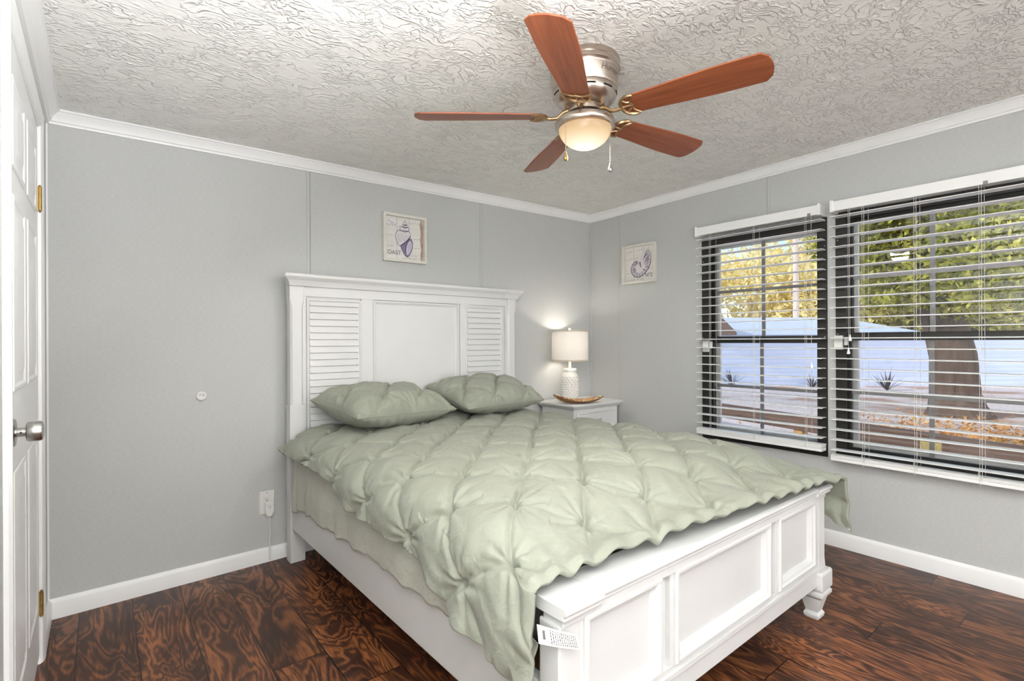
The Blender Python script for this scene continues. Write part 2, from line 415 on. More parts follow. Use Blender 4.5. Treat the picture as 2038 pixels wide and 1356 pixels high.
# door casing
b = MB()
CAS = [(0, 0), (.055, 0), (.055, .009), (.045, .015), (.012, .013), (0, .008)]
for y0, s in ((DY1 + .008, 1), (DY0 - .008, -1)):
    b.prism([(XL + o, y0 + s * a) for a, o in CAS], zf(XL), DZ + .06, 'xy')
b.prism([(XL + o, DZ + .008 + a) for a, o in CAS], DY0 - .063, DY1 + .063, 'xz')
struct(b.build('trim_%d' % k, M['trim'], smooth=30)); k += 1

# ------------------------------------------------------------------ the closed six panel door
door = struct(empty('door_1', (XL, 0, 0))); door['label'] = 'white six panel door closed in the left wall'
b = MB(); dx = .0
b.box(-.036, dx, DY0, DY1, .012, DZ)
def FD(y, z, o): return (o, y, z)
pw = (DY1 - DY0)
cols = ((DY0 + .105, DY0 + .365), (DY1 - .365, DY1 - .105))
rows = ((.20, .80), (1.00, 1.50), (1.57, 1.80))
for y0, y1 in cols:
    for z0, z1 in rows:
        b.frame(y0, y1, z0, z1, [(0, .0005), (.004, .0035), (.012, .0045), (.020, .0005), (.034, .0005), (.058, .006), (.060, .006)], FD)
        b.add([FD(y0 + .06, z0 + .06, .006), FD(y1 - .06, z0 + .06, .006), FD(y1 - .06, z1 - .06, .006), FD(y0 + .06, z1 - .06, .006)], [(0, 1, 2, 3)])
b.build('door_leaf', M['door'], door, smooth=25)
b = MB(); b.box(-.05, .004, DY1 + .002, DY1 + .012, zf(XL), DZ + .012); b.box(-.05, .004, DY0 - .012, DY0 - .002, zf(XL), DZ + .012); b.box(-.05, .004, DY0 - .012, DY1 + .012, DZ + .002, DZ + .012)
b.build('door_frame', M['trim'], door)
for zc0 in (1.640, .192):
    h = MB()
    h.lathe([(.0055, -.042), (.0055, .042)], (.006, DY1 + .001, zc0), 14)
    for q in range(1, 5): h.lathe([(.0062, -.0008), (.0062, .0008)], (.006, DY1 + .001, zc0 - .042 + q * .0168), 14)
    h.lathe([(.003, .042), (.0045, .046), (.0, .05)], (.006, DY1 + .001, zc0), 12); h.lathe([(0, -.05), (.0045, -.046), (.003, -.042)], (.006, DY1 + .001, zc0), 12)
    h.box(.0, .0025, DY1 - .004, DY1 + .010, zc0 - .042, zc0 + .042)
    h.build('hinge', M['brass'], door, smooth=40)
kb = MB(); R90 = Matrix.Translation((0, DY0 + .060, .905)) @ Matrix.Rotation(PI / 2, 4, 'Y')
kb.lathe([(.0, 0), (.033, 0), (.034, .004), (.034, .008), (.031, .010), (.011, .010), (.011, .028), (.020, .029), (.0235, .031), (.0245, .034), (.0245, .055), (.0225, .059), (.014, .061), (0, .061)], (0, 0, 0), 40)
kb.xf(R90)
knob = kb.build('door_handle', M['chrome'], door, smooth=35); knob['label'] = 'satin chrome round door knob'
b = MB(); b.lathe([(0, 0), (.0022, 0), (.0022, .0006), (0, .0006)], (0, 0, 0), 12); b.xf(Matrix.Translation((.020, DY0 + .060 - .0108, .905)) @ Matrix.Rotation(PI / 2, 4, 'X'))
b.build('release_hole', M['black'], knob)

# ------------------------------------------------------------------ windows
def make_window(name, w, label):
    y0, y1, z0, z1 = w
    wd = struct(empty(name, (0, 0, 0))); wd['label'] = label
    zm = (z0 + z1) / 2 - .022; FW = .05
    b = MB(); F = lambda y, z, o: (o, y, z)
    b.frame(y0 + .001, y1 - .001, z0 + .001, z1 - .001, [(0, .02), (0, -.004), (FW, -.004), (FW, .008), (FW - .01, .012), (FW - .01, .075), (FW + .006, .085)], F)
    b.build('window_frame', M['dark'], wd)
    gx0, gx1 = y0 + FW - .008, y1 - FW + .008
    for nm, a0, a1, xx in (('upper_sash', zm - .004, z1 - FW + .012, .050), ('lower_sash', z0 + FW - .014, zm + .030, .026)):
        s = MB(); s.frame(gx0, gx1, a0, a1, [(0, xx + .018), (0, xx), (.020, xx), (.024, xx + .006), (.024, xx + .018)], F)
        if nm == 'lower_sash': s.box(xx - .006, xx + .016, gx0, gx1, zm - .012, zm + .030)
        so = s.build(nm, M['dark'], wd)
        mu = MB(); ym = (gx0 + gx1) / 2
        mu.box(xx + .006, xx + .014, ym - .010, ym + .010, a0 + .02, a1 - .02)
        zz = (a0 + a1) / 2
        mu.box(xx + .007, xx + .013, gx0 + .02, gx1 - .02, zz - .009, zz + .009)
        mu.build('muntin', M['greyal'], so)
        MB().box(xx + .009, xx + .012, gx0 + .022, gx1 - .022, a0 + .022, a1 - .022).build('pane', M['glass'], so)
        if name == 'window_2' and nm == 'lower_sash':
            MB().box(xx + .0078, xx + .0088, -2.232, -2.148, .574, .622).build('paper_label', mat('yellow_label', (222, 204, 140), .7, noise=((40, 300, 90), .2, 3)), so)
    s = MB(); s.frame(gx0 + .002, gx1 - .002, z0 + FW - .012, z1 - FW + .012, [(.0, .092), (.0, .082), (.036, .082), (.040, .092)], F); s.build('storm_frame', M['whiteal'], wd)
    # little screws of the flange
    sc = MB()
    for q in (.12, .5, .88):
        for yy in (y0 + .012, y1 - .012):
            sc.xf(Matrix()); zz = z0 + (z1 - z0) * q
            sc.add(*disc((-.0055, yy, zz), .0035))
    for q in (.2, .8): sc.add(*disc((-.0055, y0 + (y1 - y0) * q, z0 + .010), .0035))
    sc.build('screw', M['chrome'], wd)
    return wd
def disc(c, r, n=10):
    vs = [(c[0], c[1] + r * math.cos(2 * PI * i / n), c[2] + r * math.sin(2 * PI * i / n)) for i in range(n)]
    vs2 = [(c[0] + .002, v[1], v[2]) for v in vs]
    return vs + vs2, [tuple(range(n))] + [(i, (i + 1) % n, (i + 1) % n + n, i + n) for i in range(n)]
make_window('window_1', WL, 'dark framed window near the corner, behind white blinds')
make_window('window_2', WR, 'wider dark framed window at the right edge, behind white blinds')

# ------------------------------------------------------------------ blinds
def make_blind(label, y0, y1, z_top, hr, n_slat, z_low, stack, cords, tilt_y, tassels, group):
    t = tag(empty('venetian_blind', (-.05, 0, z_top)), label, 'blinds', group)
    Z = -z_top
    b = MB(); b.box(-.033, .030, hr[0], hr[1], -.052, 0); b.build('headrail', M['pvc'], t, bevel=.002)
    for yy in hr:
        b = MB(); s = 1 if yy == hr[1] else -1
        b.box(-.037, .046, yy - s * .004, yy + s * .010, -.056, .006); b.build('bracket', M['pvc'], t, bevel=.0015)
    pitch = .0540; zs = [-.078 - pitch * i for i in range(n_slat)]
    zs = [z for z in zs if z + z_top > z_low + .03]
    sl = None
    def slat(z):
        nonlocal sl
        if sl is None:
            ring = []
            N = 7
            top = [(-.032 + .064 * i / (N - 1), .0022 * math.sin(PI * i / (N - 1)) + .0008) for i in range(N)]
            bot = [(x, zz - .0032) for x, zz in reversed(top)]
            sl = MB().loft([[(x, yy, zz) for x, zz in top + bot] for yy in (y0, y1)]).build('slat', M['pvc'], t, smooth=50); o = sl
        else:
            o = sl.copy(); COL.objects.link(o)
        o.location = (0, random.uniform(-.0015, .0015), z); o.rotation_euler = (0, 0, random.uniform(-.0006, .0006))
        return o
    for z in zs: slat(z)
    for q in range(stack): slat(z_low - z_top + .016 + q * .0042)
    b = MB(); zb = z_low - z_top; b.box(-.0325, .0325, y0, y1, zb - .004, zb + .012); b.build('bottom_rail', M['pvc'], t, bevel=.003)
    for yy in cords:
        b = MB()
        for xx in (-.0332, .0332):
            b.tube([(xx, yy, -.05), (xx, yy, zb + .002)], .0009, 5)
        for z in zs: b.tube([(-.033, yy, z - .003), (.033, yy, z - .003)], .0006, 4)
        b.tube([(-.0338, yy + .008, -.05), (-.0338, yy + .008, zb + .01)], .0008, 5)
        b.build('ladder_cord', M['cord'], t)
        # slack cord looped over the bottom rail
        if stack < 4:
            b = MB(); pts = []
            for q in range(26):
                a = q / 25 * 2 * PI * 1.5
                pts.append((-.0365, yy + .004 + .010 * math.sin(a) * (1 - q / 40), zb + .05 - .055 * q / 25 + .008 * math.cos(a)))
            b.tube(pts, .0011, 5); b.build('cord_loop', M['cord'], t)
        if yy == tilt_y:
            b = MB(); b.box(-.0342, -.0320, yy - .022, yy - .006, -.052, -.038); b.build('cord_lock', M['greyal'], t)
    for (yy, zz) in tassels:
        b = MB(); b.tube([(-.035, yy, -.046), (-.038, yy + .001, -.3), (-.038, yy, zz - z_top)], .0009, 5); c = b.build('pull_cord', M['cord'], t)
        b = MB(); b.lathe([(.0, 0), (.0022, 0), (.004, -.012), (.0075, -.026), (.0078, -.031), (.005, -.034), (0, -.034)], (-.038, yy, zz - z_top), 16); b.build('tassel', M['pvc'], c, smooth=40)
    return t
make_blind('white venetian blind on the window nearer the corner, bottom slats bunched behind the comforter', -1.747, -1.000, 1.856, (-1.735, -1.006), 25, .520, 5, (-1.105, -1.386, -1.674), -1.674, [(-1.701, 1.0)], 'venetian blinds')
make_blind('wider white venetian blind at the right edge, lowered to just above bare wall', -2.625, -1.790, 1.858, (-2.610, -1.802), 25, .484, 3, (-1.948, -2.163, -2.396), -2.396, [(-1.886, 1.150), (-1.879, 1.082)], 'venetian blinds')
for (y, z, lab) in ((-1.030, 1.085, 'small white alarm sensor by the far side of the smaller window'), (-1.808, 1.108, 'small white alarm sensor on the wall strip between the two windows')):
    s = tag(empty('window_sensor', (0, y, z)), lab, 'sensor', 'window alarm sensors')
    MB().box(-.024, 0, -.020, .020, -.038, .038).build('sensor_body', M['plastic'], s, bevel=.003)
    MB().box(-.018, -.003, -.042, -.027, -.014, .030).build('magnet', M['plastic'], s, bevel=.002)

# ------------------------------------------------------------------ bed
BED = (-1.6137, -.1038, 0); BR = .0113
bed = tag(empty('bed', BED, BR), 'white panelled bed frame with tall shuttered headboard and low footboard', 'bed')
def FH(x, z, o): return (x, -o, z)          # headboard front faces local -Y
Zf = -.008
# headboard: y 0 is the front of the posts
hb = MB(); hb.box(-.70, .70, .0235, .055, .30, 1.415); head = hb.build('headboard', M['furn'], bed)
b = MB(); b.box(-.69, .69, .012, .022, 1.362, 1.414); b.box(-.69, -.666, .012, .022, .3, 1.362); b.box(.666, .69, .012, .022, .3, 1.362)
for s in (-1, 1): b.box(s * .296, s * .366, .012, .022, .3, 1.362)
b.build('headboard_rail', M['furn'], head, bevel=.001)
for s in (-1, 1):
    # post with a scooped chamfer that opens into a square block below the cap
    rings = []
    for z, hw, ch in ((.80, .034, .001), (.80, .032, .010), (1.26, .032, .010), (1.30, .032, .010), (1.325, .034, .007), (1.345, .0355, .002), (1.413, .0355, .001)):
        cx = s * .716; x0, x1 = cx - hw, cx + hw
        rings.append([(x0, .06, z), (x0, ch, z), (x0 + ch, 0, z), (x1 - ch, 0, z), (x1, ch, z), (x1, .06, z)])
    b = MB().loft(rings); b.box(s * .716 - .0365, s * .716 + .0365, -.002, .062, Zf, .80)
    b.build('post', M['furn'], head, smooth=20)
# cap
b = MB()
cap = [(.0, 1.413), (-.004, 1.413), (-.006, 1.424), (-.014, 1.441), (-.028, 1.453), (-.030, 1.456), (-.032, 1.458), (-.032, 1.470), (-.029, 1.474), (.068, 1.474), (.068, 1.413)]
def cap_ring(x, extra, ox): return [(x + ox * (-min(0, y)), y + (0 if y > 0 else -extra), z) for y, z in cap]
b.loft([cap_ring(-.640, 0, 0), cap_ring(.640, 0, 0)])
for s in (-1, 1):
    b.loft([[(s * (.640 - .0) + s * 0, y - (.010 if y <= 0 else 0), z) for y, z in cap], [(s * (.752) + s * (max(0, -y)), y - (.010 if y <= 0 else 0), z) for y, z in cap]])
b.build('headboard_cap', M['furn'], head, smooth=20)
MOULD = [(0, -.012), (0, .004), (.004, .008), (.010, .008), (.013, .003), (.018, .001), (.022, -.010)]
def louvre(x0, x1):
    z0, z1 = .62, 1.352
    p = MB().frame(x0, x1, z0, z1, MOULD, lambda x, z, o: (x, .012 - o, z)).build('louver_frame', M['furn'], head, smooth=25)
    b = MB(); z = z0 + .02; 
    while z < z1 - .03:
        b.loft([[(x, .0060, z), (x, .0130, z + .0325), (x, .0175, z + .0325), (x, .0105, z)] for x in (x0 + .018, x1 - .018)])
        z += .0355
    b.box(x0 + .015, x1 - .015, .0215, .024, z0 + .01, z1 - .01)
    b.build('louver_panel', M['furn'], head)
louvre(-.665, -.367); louvre(.335, .640)
p = MB().frame(-.296, .272, .62, 1.358, MOULD, lambda x, z, o: (x, .012 - o, z)).build('panel_frame', M['furn'], head, smooth=25)
MB().box(-.28, .256, .016, .024, .63, 1.345).build('center_panel', M['furn'], head)
# side rails, slat deck
for s in (-1, 1):
    MB().box(s * .745, s * .715, -1.90, .02, .168, .338).build('side_rail', M['furn'], bed, bevel=.003)
MB().box(-.713, .713, -1.86, .0, .235, .262).build('slat_deck', wood('pine_deck', (150, 115, 80), (190, 155, 115), 0), bed)
# footboard: front plane y=-1.945
FY = -1.945
foot = MB().box(-.70, .70, FY + .020, FY + .055, .150, .515).build('footboard', M['furn'], bed)
b = MB(); b.box(-.70, .70, FY + .004, FY + .024, .490, .514); b.box(-.70, .70, FY + .004, FY + .024, .148, .238)
b.box(-.70, .70, FY - .002, FY + .024, .206, .222)
for s in (-1, 1): b.box(s * .31, s * .328, FY + .004, FY + .024, .238, .49); b.box(s * .655, s * .70, FY + .004, FY + .024, .238, .49)
b.build('footboard_rail', M['furn'], foot, bevel=.0015)
FM = [(0, -.02), (0, .004), (.005, .010), (.012, .010), (.016, .004), (.024, .001), (.034, -.012), (.035, -.016)]
for x0, x1 in ((-.672, -.372), (-.310, .262), (.327, .645)):
    p = MB().frame(x0, x1, .238, .498, FM, lambda x, z, o: (x, FY + .004 - o, z)).build('panel_frame', M['furn'], foot, smooth=20)
    MB().box(x0 + .025, x1 - .025, FY + .018, FY + .03, .26, .475).build('panel', M['furn'], p)
b = MB()
cp = [(.0, .513), (-.010, .513), (-.013, .519), (-.010, .524), (-.018, .529), (-.021, .535), (-.018, .542), (-.008, .546), (.098, .546), (.098, .513)]
for x0, x1, e in ((-.628, .628, 0), (-.755, -.628, .012), (.628, .755, .012)):
    b.loft([[(x0, FY + y - (e if y <= 0 else 0) + .006, z) for y, z in cp], [(x1, FY + y - (e if y <= 0 else 0) + .006, z) for y, z in cp]])
b.build('footboard_cap', M['furn'], foot, bevel=.003)
b = MB(); b.box(-.745, .745, FY - .003, FY + .06, .492, .514); b.build('cap_moulding', M['furn'], foot, bevel=.002)
for s in (-1, 1):
    cx, cy = s * .7165, FY + .036
    post = MB().loft([[(cx - a, cy - a, z), (cx + a, cy - a, z), (cx + a, cy + a, z), (cx - a, cy + a, z)] for z, a in ((.205, .0365), (.25, .0335), (.285, .0335), (.495, .0335))])
    post.build('post', M['furn'], foot, bevel=.005)
    b = MB(); cxb = s * .722; cyb = FY + .034
    def rs(lst): b.rect_stack([(z, a, a) for z, a in lst], cxb, cyb)
    rs([(.130, .049), (.136, .051), (.195, .051), (.205, .047)])
    rs([(.092, .030), (.098, .043), (.106, .050), (.118, .050), (.130, .038)])
    rs([(.030, .022), (.092, .038)])
    rs([(Zf + .008, .020), (.010, .028), (.022, .030), (.034, .023)])
    b.build('leg', M['furn'], foot, bevel=.002)

# mattress
mt = tag(MB().box(-.680, .680, -1.70, -.01, .262, .575).build('mattress', M['mattress'], None, bevel=.07, segs=4), 'full size mattress under the sage comforter', 'mattress')
mt.location = BED; mt.rotation_euler = (0, 0, BR)

# ---------------------------------------- comforter
E1 = np.array([.135, -.150]); E2 = np.array([.162, .168]); O0 = np.array([-1.971, -.917])
def sm(a, b, x):
    t = np.clip((x - a) / (b - a), 0, 1); return t * t * (3 - 2 * t)
def pintuck(X, Y, e1, e2, o, seed, A=.018, wf=1.0):
    """height field of gathered pinch pleats: tufts on a lattice, creases between them, folds fanning out"""
    D = e1[0] * e2[1] - e1[1] * e2[0]
    px, py = X - o[0], Y - o[1]
    m = (px * e2[1] - py * e2[0]) / D; n = (py * e1[0] - px * e1[1]) / D
    wob = .10 * (vnoise(m * 1.3 + 9, n * 1.3 + 4, seed + 3) - .5); wob2 = .10 * (vnoise(m * 1.3 + 3, n * 1.3 + 7, seed + 4) - .5)
    mw, nw = m + wob, n + wob2
    mi, ni = np.round(mw), np.round(nw); dm, dn = mw - mi, nw - ni
    L1, L2 = np.hypot(*e1), np.hypot(*e2)
    r = np.hypot(dm * e1[0] + dn * e2[0], dm * e1[1] + dn * e2[1])
    th = np.arctan2(dm * e1[1] + dn * e2[1], dm * e1[0] + dn * e2[0])
    ph = (np.sin(mi * 12.9898 + ni * 78.233 + seed) * 43758.5453) % 1.0
    ph2 = (np.sin(mi * 39.346 + ni * 11.135 + seed * 2) * 24634.634) % 1.0
    pf = (np.abs(np.sin(PI * mw)) * np.abs(np.sin(PI * nw))) ** .55
    amp = .75 + .5 * vnoise(np.floor(mw) * 3.7 + 1.5, np.floor(nw) * 3.7 + 2.5, seed + 8)
    h = A * pf * amp
    # sharp crease along the lattice lines, deeper near the tufts
    for d_, along, L, Lo in ((dm, np.abs(dn), L1, L2), (dn, np.abs(dm), L2, L1)):
        q = np.abs(d_) * L
        h -= .013 * np.exp(-(q / .009) ** 2) * (.35 + .65 * np.exp(-along * Lo / .05)) * (.5 + ph)
    # sharp folds that fan out of each tuft, each with its own direction and length
    fade = sm(.004, .022, r)
    for k_ in range(9):
        hk = (ph * 7.13 + ph2 * 3.71 + k_ * .6180339) % 1.0; hl = (ph2 * 5.3 + ph * 2.9 + k_ * .414213) % 1.0
        ak = 2 * PI * (k_ + .7 * (hk - .5)) / 9
        dd = np.abs((th - ak + PI) % (2 * PI) - PI)
        ln = .045 + .075 * hl
        h -= wf * .0165 * (.35 + .65 * hk) * np.exp(-(dd * r / (.0055 + .075 * r)) ** 2) * np.exp(-(r / ln) ** 2) * fade
    h -= .030 * np.exp(-(r / .013) ** 2)
    h += .0035 * np.exp(-((r - .030) / .013) ** 2)
    # small random crumples
    c, s_ = math.cos(.6), math.sin(.6)
    h += wf * .0085 * (vnoise((X * c + Y * s_) * 9, (-X * s_ + Y * c) * 16, seed + 11) - .5)
    h += wf * .0050 * (vnoise((X * c - Y * s_) * 34, (X * s_ + Y * c) * 15, seed + 12) - .5)
    return h
NA, NB = 640, 700
sv = np.linspace(-1, 1, NA)[None, :]; tv = np.linspace(0, 1, NB)[:, None]
def zlow(side, y):
    if side < 0: return np.interp(-y, [.05, .225, .6, .87, 1.27, 1.40, 1.46, 1.54, 1.6, 1.8, 1.9, 2.0], [.600, .588, .572, .504, .497, .490, .465, .423, .396, .372, .330, .29])
    return np.interp(-y, [.05, .5, 1.0, 1.5, 1.8, 1.95, 2.05], [.56, .54, .52, .50, .47, .40, .335])
def ztop(y): return .680 - .012 * sm(-1.45, -1.62, y) - .076 * sm(-1.60, -1.875, y) + 0 * y
yend = np.interp(sv, [-1, -.82, -.70, -.45, 0, .5, .72, .85, 1], [-1.915, -1.910, -1.900, -1.905, -1.945, -1.985, -2.005, -2.010, -2.015])
yst = -.045
Yc = yst + (yend - yst) * tv
ZT0 = ztop(Yc)
fo_ = sm(-1.58, -1.86, Yc)                  # towards the footboard the shoulder gets tighter
AF = .625 + .112 * fo_; QX = .165 - .107 * fo_ + .045 * sm(-.6, -.05, Yc); QZ = .135 - .045 * fo_
QA = .5 * PI * .5 * (QX + QZ)
def reach(zl):                              # cloth length from the bed's middle to the hem
    drop = np.maximum(ZT0 - zl, .01)
    return np.where(drop < QZ, AF + QA * np.arccos(np.clip(1 - drop / QZ, -1, 1)) / (PI / 2), AF + QA + drop - QZ)
LL = reach(zlow(-1, Yc)); LR = reach(zlow(1, Yc))
Aa = np.where(sv < 0, sv * LL, sv * LR)
ab = np.abs(Aa); sg = np.sign(Aa)
ang = np.clip((ab - AF) / QA, 0, 1) * PI / 2
ov = np.clip(ab - AF - QA, 0, None)
Xc = sg * (np.minimum(ab, AF) + QX * np.sin(ang) + .06 * ov)
# hang that was shorter than the shoulder itself
Zc = ZT0 - .010 * np.clip(ab / AF, 0, 1) ** 2 - QZ * (1 - np.cos(ang)) - ov
Yc = Yc + 0 * Aa
# material coordinates for the pleats (world, unrolled sideways)
Xm = BED[0] + sg * ab * .985 * np.cos(BR) - Yc * math.sin(BR); Ym = BED[1] + Yc + 0 * Aa
H = pintuck(Xm, Ym, E1, E2, O0, 5)
# gathers at the foot edge
ed = (Yc - yend)
H *= .25 + .75 * sm(.0, .07, ed)
ga = np.exp(-ed / .09) * (.5 + vnoise(Xm * 6, Ym * 2, 31))
H += .007 * ga * np.sin(Xm * 62 + 6 * vnoise(Xm * 5, Ym * 3, 32) + 4 * vnoise(Xm * 3, Ym * 9, 33))
H += .012 * np.exp(-((ed - .02) / .03) ** 2)
edl = np.abs(np.where(sv < 0, LL - ab, LR - ab)) 
H += .006 * np.exp(-edl / .05) * np.sin(Ym * 48 + 8 * vnoise(Xm * 4, Ym * 4, 41)) * sm(.2, .6, -Yc)
P = np.stack([Xc, Yc + 0 * Xc, Zc], -1)
du = np.gradient(P, axis=1); dv = np.gradient(P, axis=0)
N = np.cross(dv, du); N /= np.linalg.norm(N, axis=-1, keepdims=True) + 1e-9
P = P + N * H[..., None]
# the front edge rolls under
roll = np.exp(-ed / .012); P[..., 2] -= .012 * roll * (np.abs(sv) < .80)
# keep the cloth above the footboard cap and the mattress
mk_ = sm(.95, .60, (ab - AF) / QA) * sm(-1.76, -1.81, P[..., 1])
q_ = (.572 - P[..., 2]) / .006
P[..., 2] += mk_ * .006 * np.log1p(np.exp(np.clip(q_, -30, 30)))
out = (ab > AF + .7 * QA) & (P[..., 2] < .60)
P[..., 0] = np.where(out, np.sign(P[..., 0]) * np.maximum(np.abs(P[..., 0]), .775), P[..., 0])
def grid_mesh(P, name, m, parent=None, thick=0, sub=0):
    nb, na = P.shape[:2]
    idx = np.arange(nb * na).reshape(nb, na)
    F = np.stack([idx[:-1, :-1], idx[:-1, 1:], idx[1:, 1:], idx[1:, :-1]], -1).reshape(-1, 4)
    me = bpy.data.meshes.new(name); me.from_pydata(P.reshape(-1, 3).tolist(), [], F.tolist()); me.update()
    me.polygons.foreach_set('use_smooth', [True] * len(F)); me.materials.append(m)
    o = bpy.data.objects.new(name, me); COL.objects.link(o)
    if parent: o.parent = parent
    if thick:
        q = o.modifiers.new('thick', 'SOLIDIFY'); q.thickness = thick; q.offset = -1
    return o
com = grid_mesh(P[::-1], 'comforter', M['sage'], None, .012)
tag(com, 'sage green pinch-pleated comforter spread over the bed', 'comforter')
com.location = BED; com.rotation_euler = (0, 0, BR)
# care tag sewn to the near foot corner
tg = MB(); c0 = Vector((-.795, -1.925, .470)); ex = Vector((.088, -.046, -.028)); ez = Vector((.0, .006, .040)); ez2 = Vector((-.006, .006, .034))
rows_, cols_ = 4, 10
vs = [c0 + ex * (i / cols_) + (ez * (1 - i / cols_) + ez2 * (i / cols_)) * (j / rows_) + Vector((0, -.004 * math.sin(i / cols_ * 4), 0)) for j in range(rows_ + 1) for i in range(cols_ + 1)]
tg.add(vs, [(j * 11 + i, j * 11 + i + 1, (j + 1) * 11 + i + 1, (j + 1) * 11 + i) for j in range(rows_) for i in range(cols_)], 0)
nrm = ex.cross(ez).normalized()
if nrm.y > 0: nrm = -nrm
def tagpt(u, v): return c0 + ex * u + (ez * (1 - u) + ez2 * u) * v + Vector((0, -.004 * math.sin(u * 4), 0)) + nrm * .0009
def tagquad(u0, u1, v0, v1): tg.add([tagpt(u0, v0), tagpt(u1, v0), tagpt(u1, v1), tagpt(u0, v1)], [(0, 1, 2, 3)], 1)
for q in range(6): tagquad(.10, .155, .30 + q * .08, .36 + q * .08)
for q in range(13):
    u = .27 + q * .052; v = .12
    while v < .85:
        dv_ = random.uniform(.05, .16); tagquad(u, u + .018, v, min(.88, v + dv_)); v += dv_ + .05
ct = tg.build('care_tag', [M['plastic'], mat('tag_ink', (70, 68, 66), .8, noise=((20, 20, 20), .05, 1))], com, smooth=60); ct['label'] = 'white printed care tag'

# bed skirt hanging between mattress and rail, left side and right side of one piece
ys_ = np.linspace(-.02, -1.86, 240)
bl = np.interp(-ys_, [0, .13, .15, .36, .5, .9, 1.2, 1.45, 1.6, 1.9], [.292, .280, .305, .312, .318, .334, .338, .344, .350, .350])
bl = bl + .004 * np.sin(ys_ * 31) + .003 * np.sin(ys_ * 77)
zz = np.linspace(0, 1, 26)[:, None]
wv = .006 * np.sin(ys_ * 26 + 2 * np.sin(ys_ * 9)) + .010 * np.exp(-(-ys_) / .22) * np.sin(ys_ * 62) + .004 * (vnoise(ys_ * 30, ys_ * 0 + 3, 51) - .5)
Zs = np.interp(-ys_, [0, 1.45, 1.80, 1.86], [.57, .53, .43, .42])[None, :] * (1 - zz) + bl[None, :] * zz
Xs = -(.733 + .022 * sm(.0, .75, zz) + wv[None, :] * (.25 + .75 * zz)) - .004
PS = np.stack([Xs, ys_[None, :] + 0 * Xs, Zs], -1)
PR = PS.copy(); PR[..., 0] *= -1
sk1 = grid_mesh(PS, 'bed_skirt', M['skirt'], None, .002)
sk2 = grid_mesh(PR, 'skirt_panel', M['skirt'], sk1, .002)
sk1.location = BED; sk1.rotation_euler = (0, 0, BR)
tag(sk1, 'plain sage bed skirt hanging below the comforter over the side rail', 'bed skirt')

# pillows
def pillow(name, W_, D_, T_, seed, label, loc, rot, e1, e2, o, ears=.02):
    n1, n2 = 150, 110
    u = np.linspace(-1, 1, n1)[None, :]; v = np.linspace(-1, 1, n2)[:, None]
    prof = (np.clip(1 - np.abs(u) ** 2.6, 0, 1) ** .5) * (np.clip(1 - np.abs(v) ** 2.4, 0, 1) ** .5)
    x = W_ / 2 * u * (1 - .035 * (1 - v ** 2) * u ** 2 * 1.0 - ears * (1 - np.abs(v)) * np.abs(u))
    y = D_ / 2 * v * (1 - .035 * (1 - u ** 2) * v ** 2 - ears * (1 - np.abs(u)) * np.abs(v))
    Ps = []
    for s in (1, -1):
        z = s * T_ / 2 * prof
        h = pintuck(x + 0 * z, y + 0 * z, np.array(e1), np.array(e2), np.array(o), seed, .022, 1.15) if s > 0 else .012 * (vnoise(x * 22 + 5, y * 9 + 0 * x, seed) - .5) + .008 * (vnoise(x * 45, y * 12 + 0 * x, seed + 1) - .5)
        g = .006 * np.sin(x * 105 + 5 * vnoise(x * 9, y * 3 + 0 * x, seed + 2)) * np.exp(-(1 - np.abs(v)) / .14) + .006 * np.sin(y * 95 + 0 * x) * np.exp(-(1 - np.abs(u)) / .12)
        z = z + (s * h + g) * np.clip(prof * 2.2, 0, 1)
        Ps.append(np.stack([x + 0 * z, y + 0 * z, z], -1))
    top, bot = Ps
    b = MB(); idx = np.arange(n1 * n2).reshape(n2, n1)
    F = np.stack([idx[:-1, :-1], idx[:-1, 1:], idx[1:, 1:], idx[1:, :-1]], -1).reshape(-1, 4)
    V = np.concatenate([top.reshape(-1, 3), bot.reshape(-1, 3)]); F2 = F[:, ::-1] + n1 * n2
    me = bpy.data.meshes.new(name); me.from_pydata(V.tolist(), [], np.concatenate([F, F2]).tolist()); me.update()
    bm = bmesh.new(); bm.from_mesh(me); bmesh.ops.remove_doubles(bm, verts=bm.verts, dist=1e-5); bmesh.ops.recalc_face_normals(bm, faces=bm.faces)
    for f in bm.faces: f.smooth = True
    bm.to_mesh(me); bm.free(); me.materials.append(M['sage'])
    ob = bpy.data.objects.new(name, me); COL.objects.link(ob)
    ob.location = loc; ob.rotation_euler = rot
    # welt cord along the seam
    seam = []
    ring = [(i, 0) for i in range(n1)] + [(n1 - 1, j) for j in range(1, n2)] + [(i, n2 - 1) for i in range(n1 - 2, -1, -1)] + [(0, j) for j in range(n2 - 2, 0, -1)]
    pts = [top[j, i] for i, j in ring][::3]; pts.append(pts[0])
    MB().tube([tuple(p) for p in pts], .0022, 6).build('seam', M['sage'], ob, smooth=60)
    return tag(ob, label, 'pillow', 'pillows at the headboard')
pillow('pillow', .65, .42, .205, 21, 'sage pinch-pleated pillow on the left side of the bed, in front of the shutter panel', (-1.925, -.300, .785), (math.radians(8), math.radians(2), math.radians(13)), (.13, -.12), (.13, .13), (.02, .03))
pillow('pillow', .63, .42, .185, 37, 'sage pinch-pleated pillow on the right side of the bed, nearer the lamp', (-1.255, -.285, .800), (math.radians(14), math.radians(0), math.radians(6)), (.13, -.12), (.13, .13), (.05, -.02))

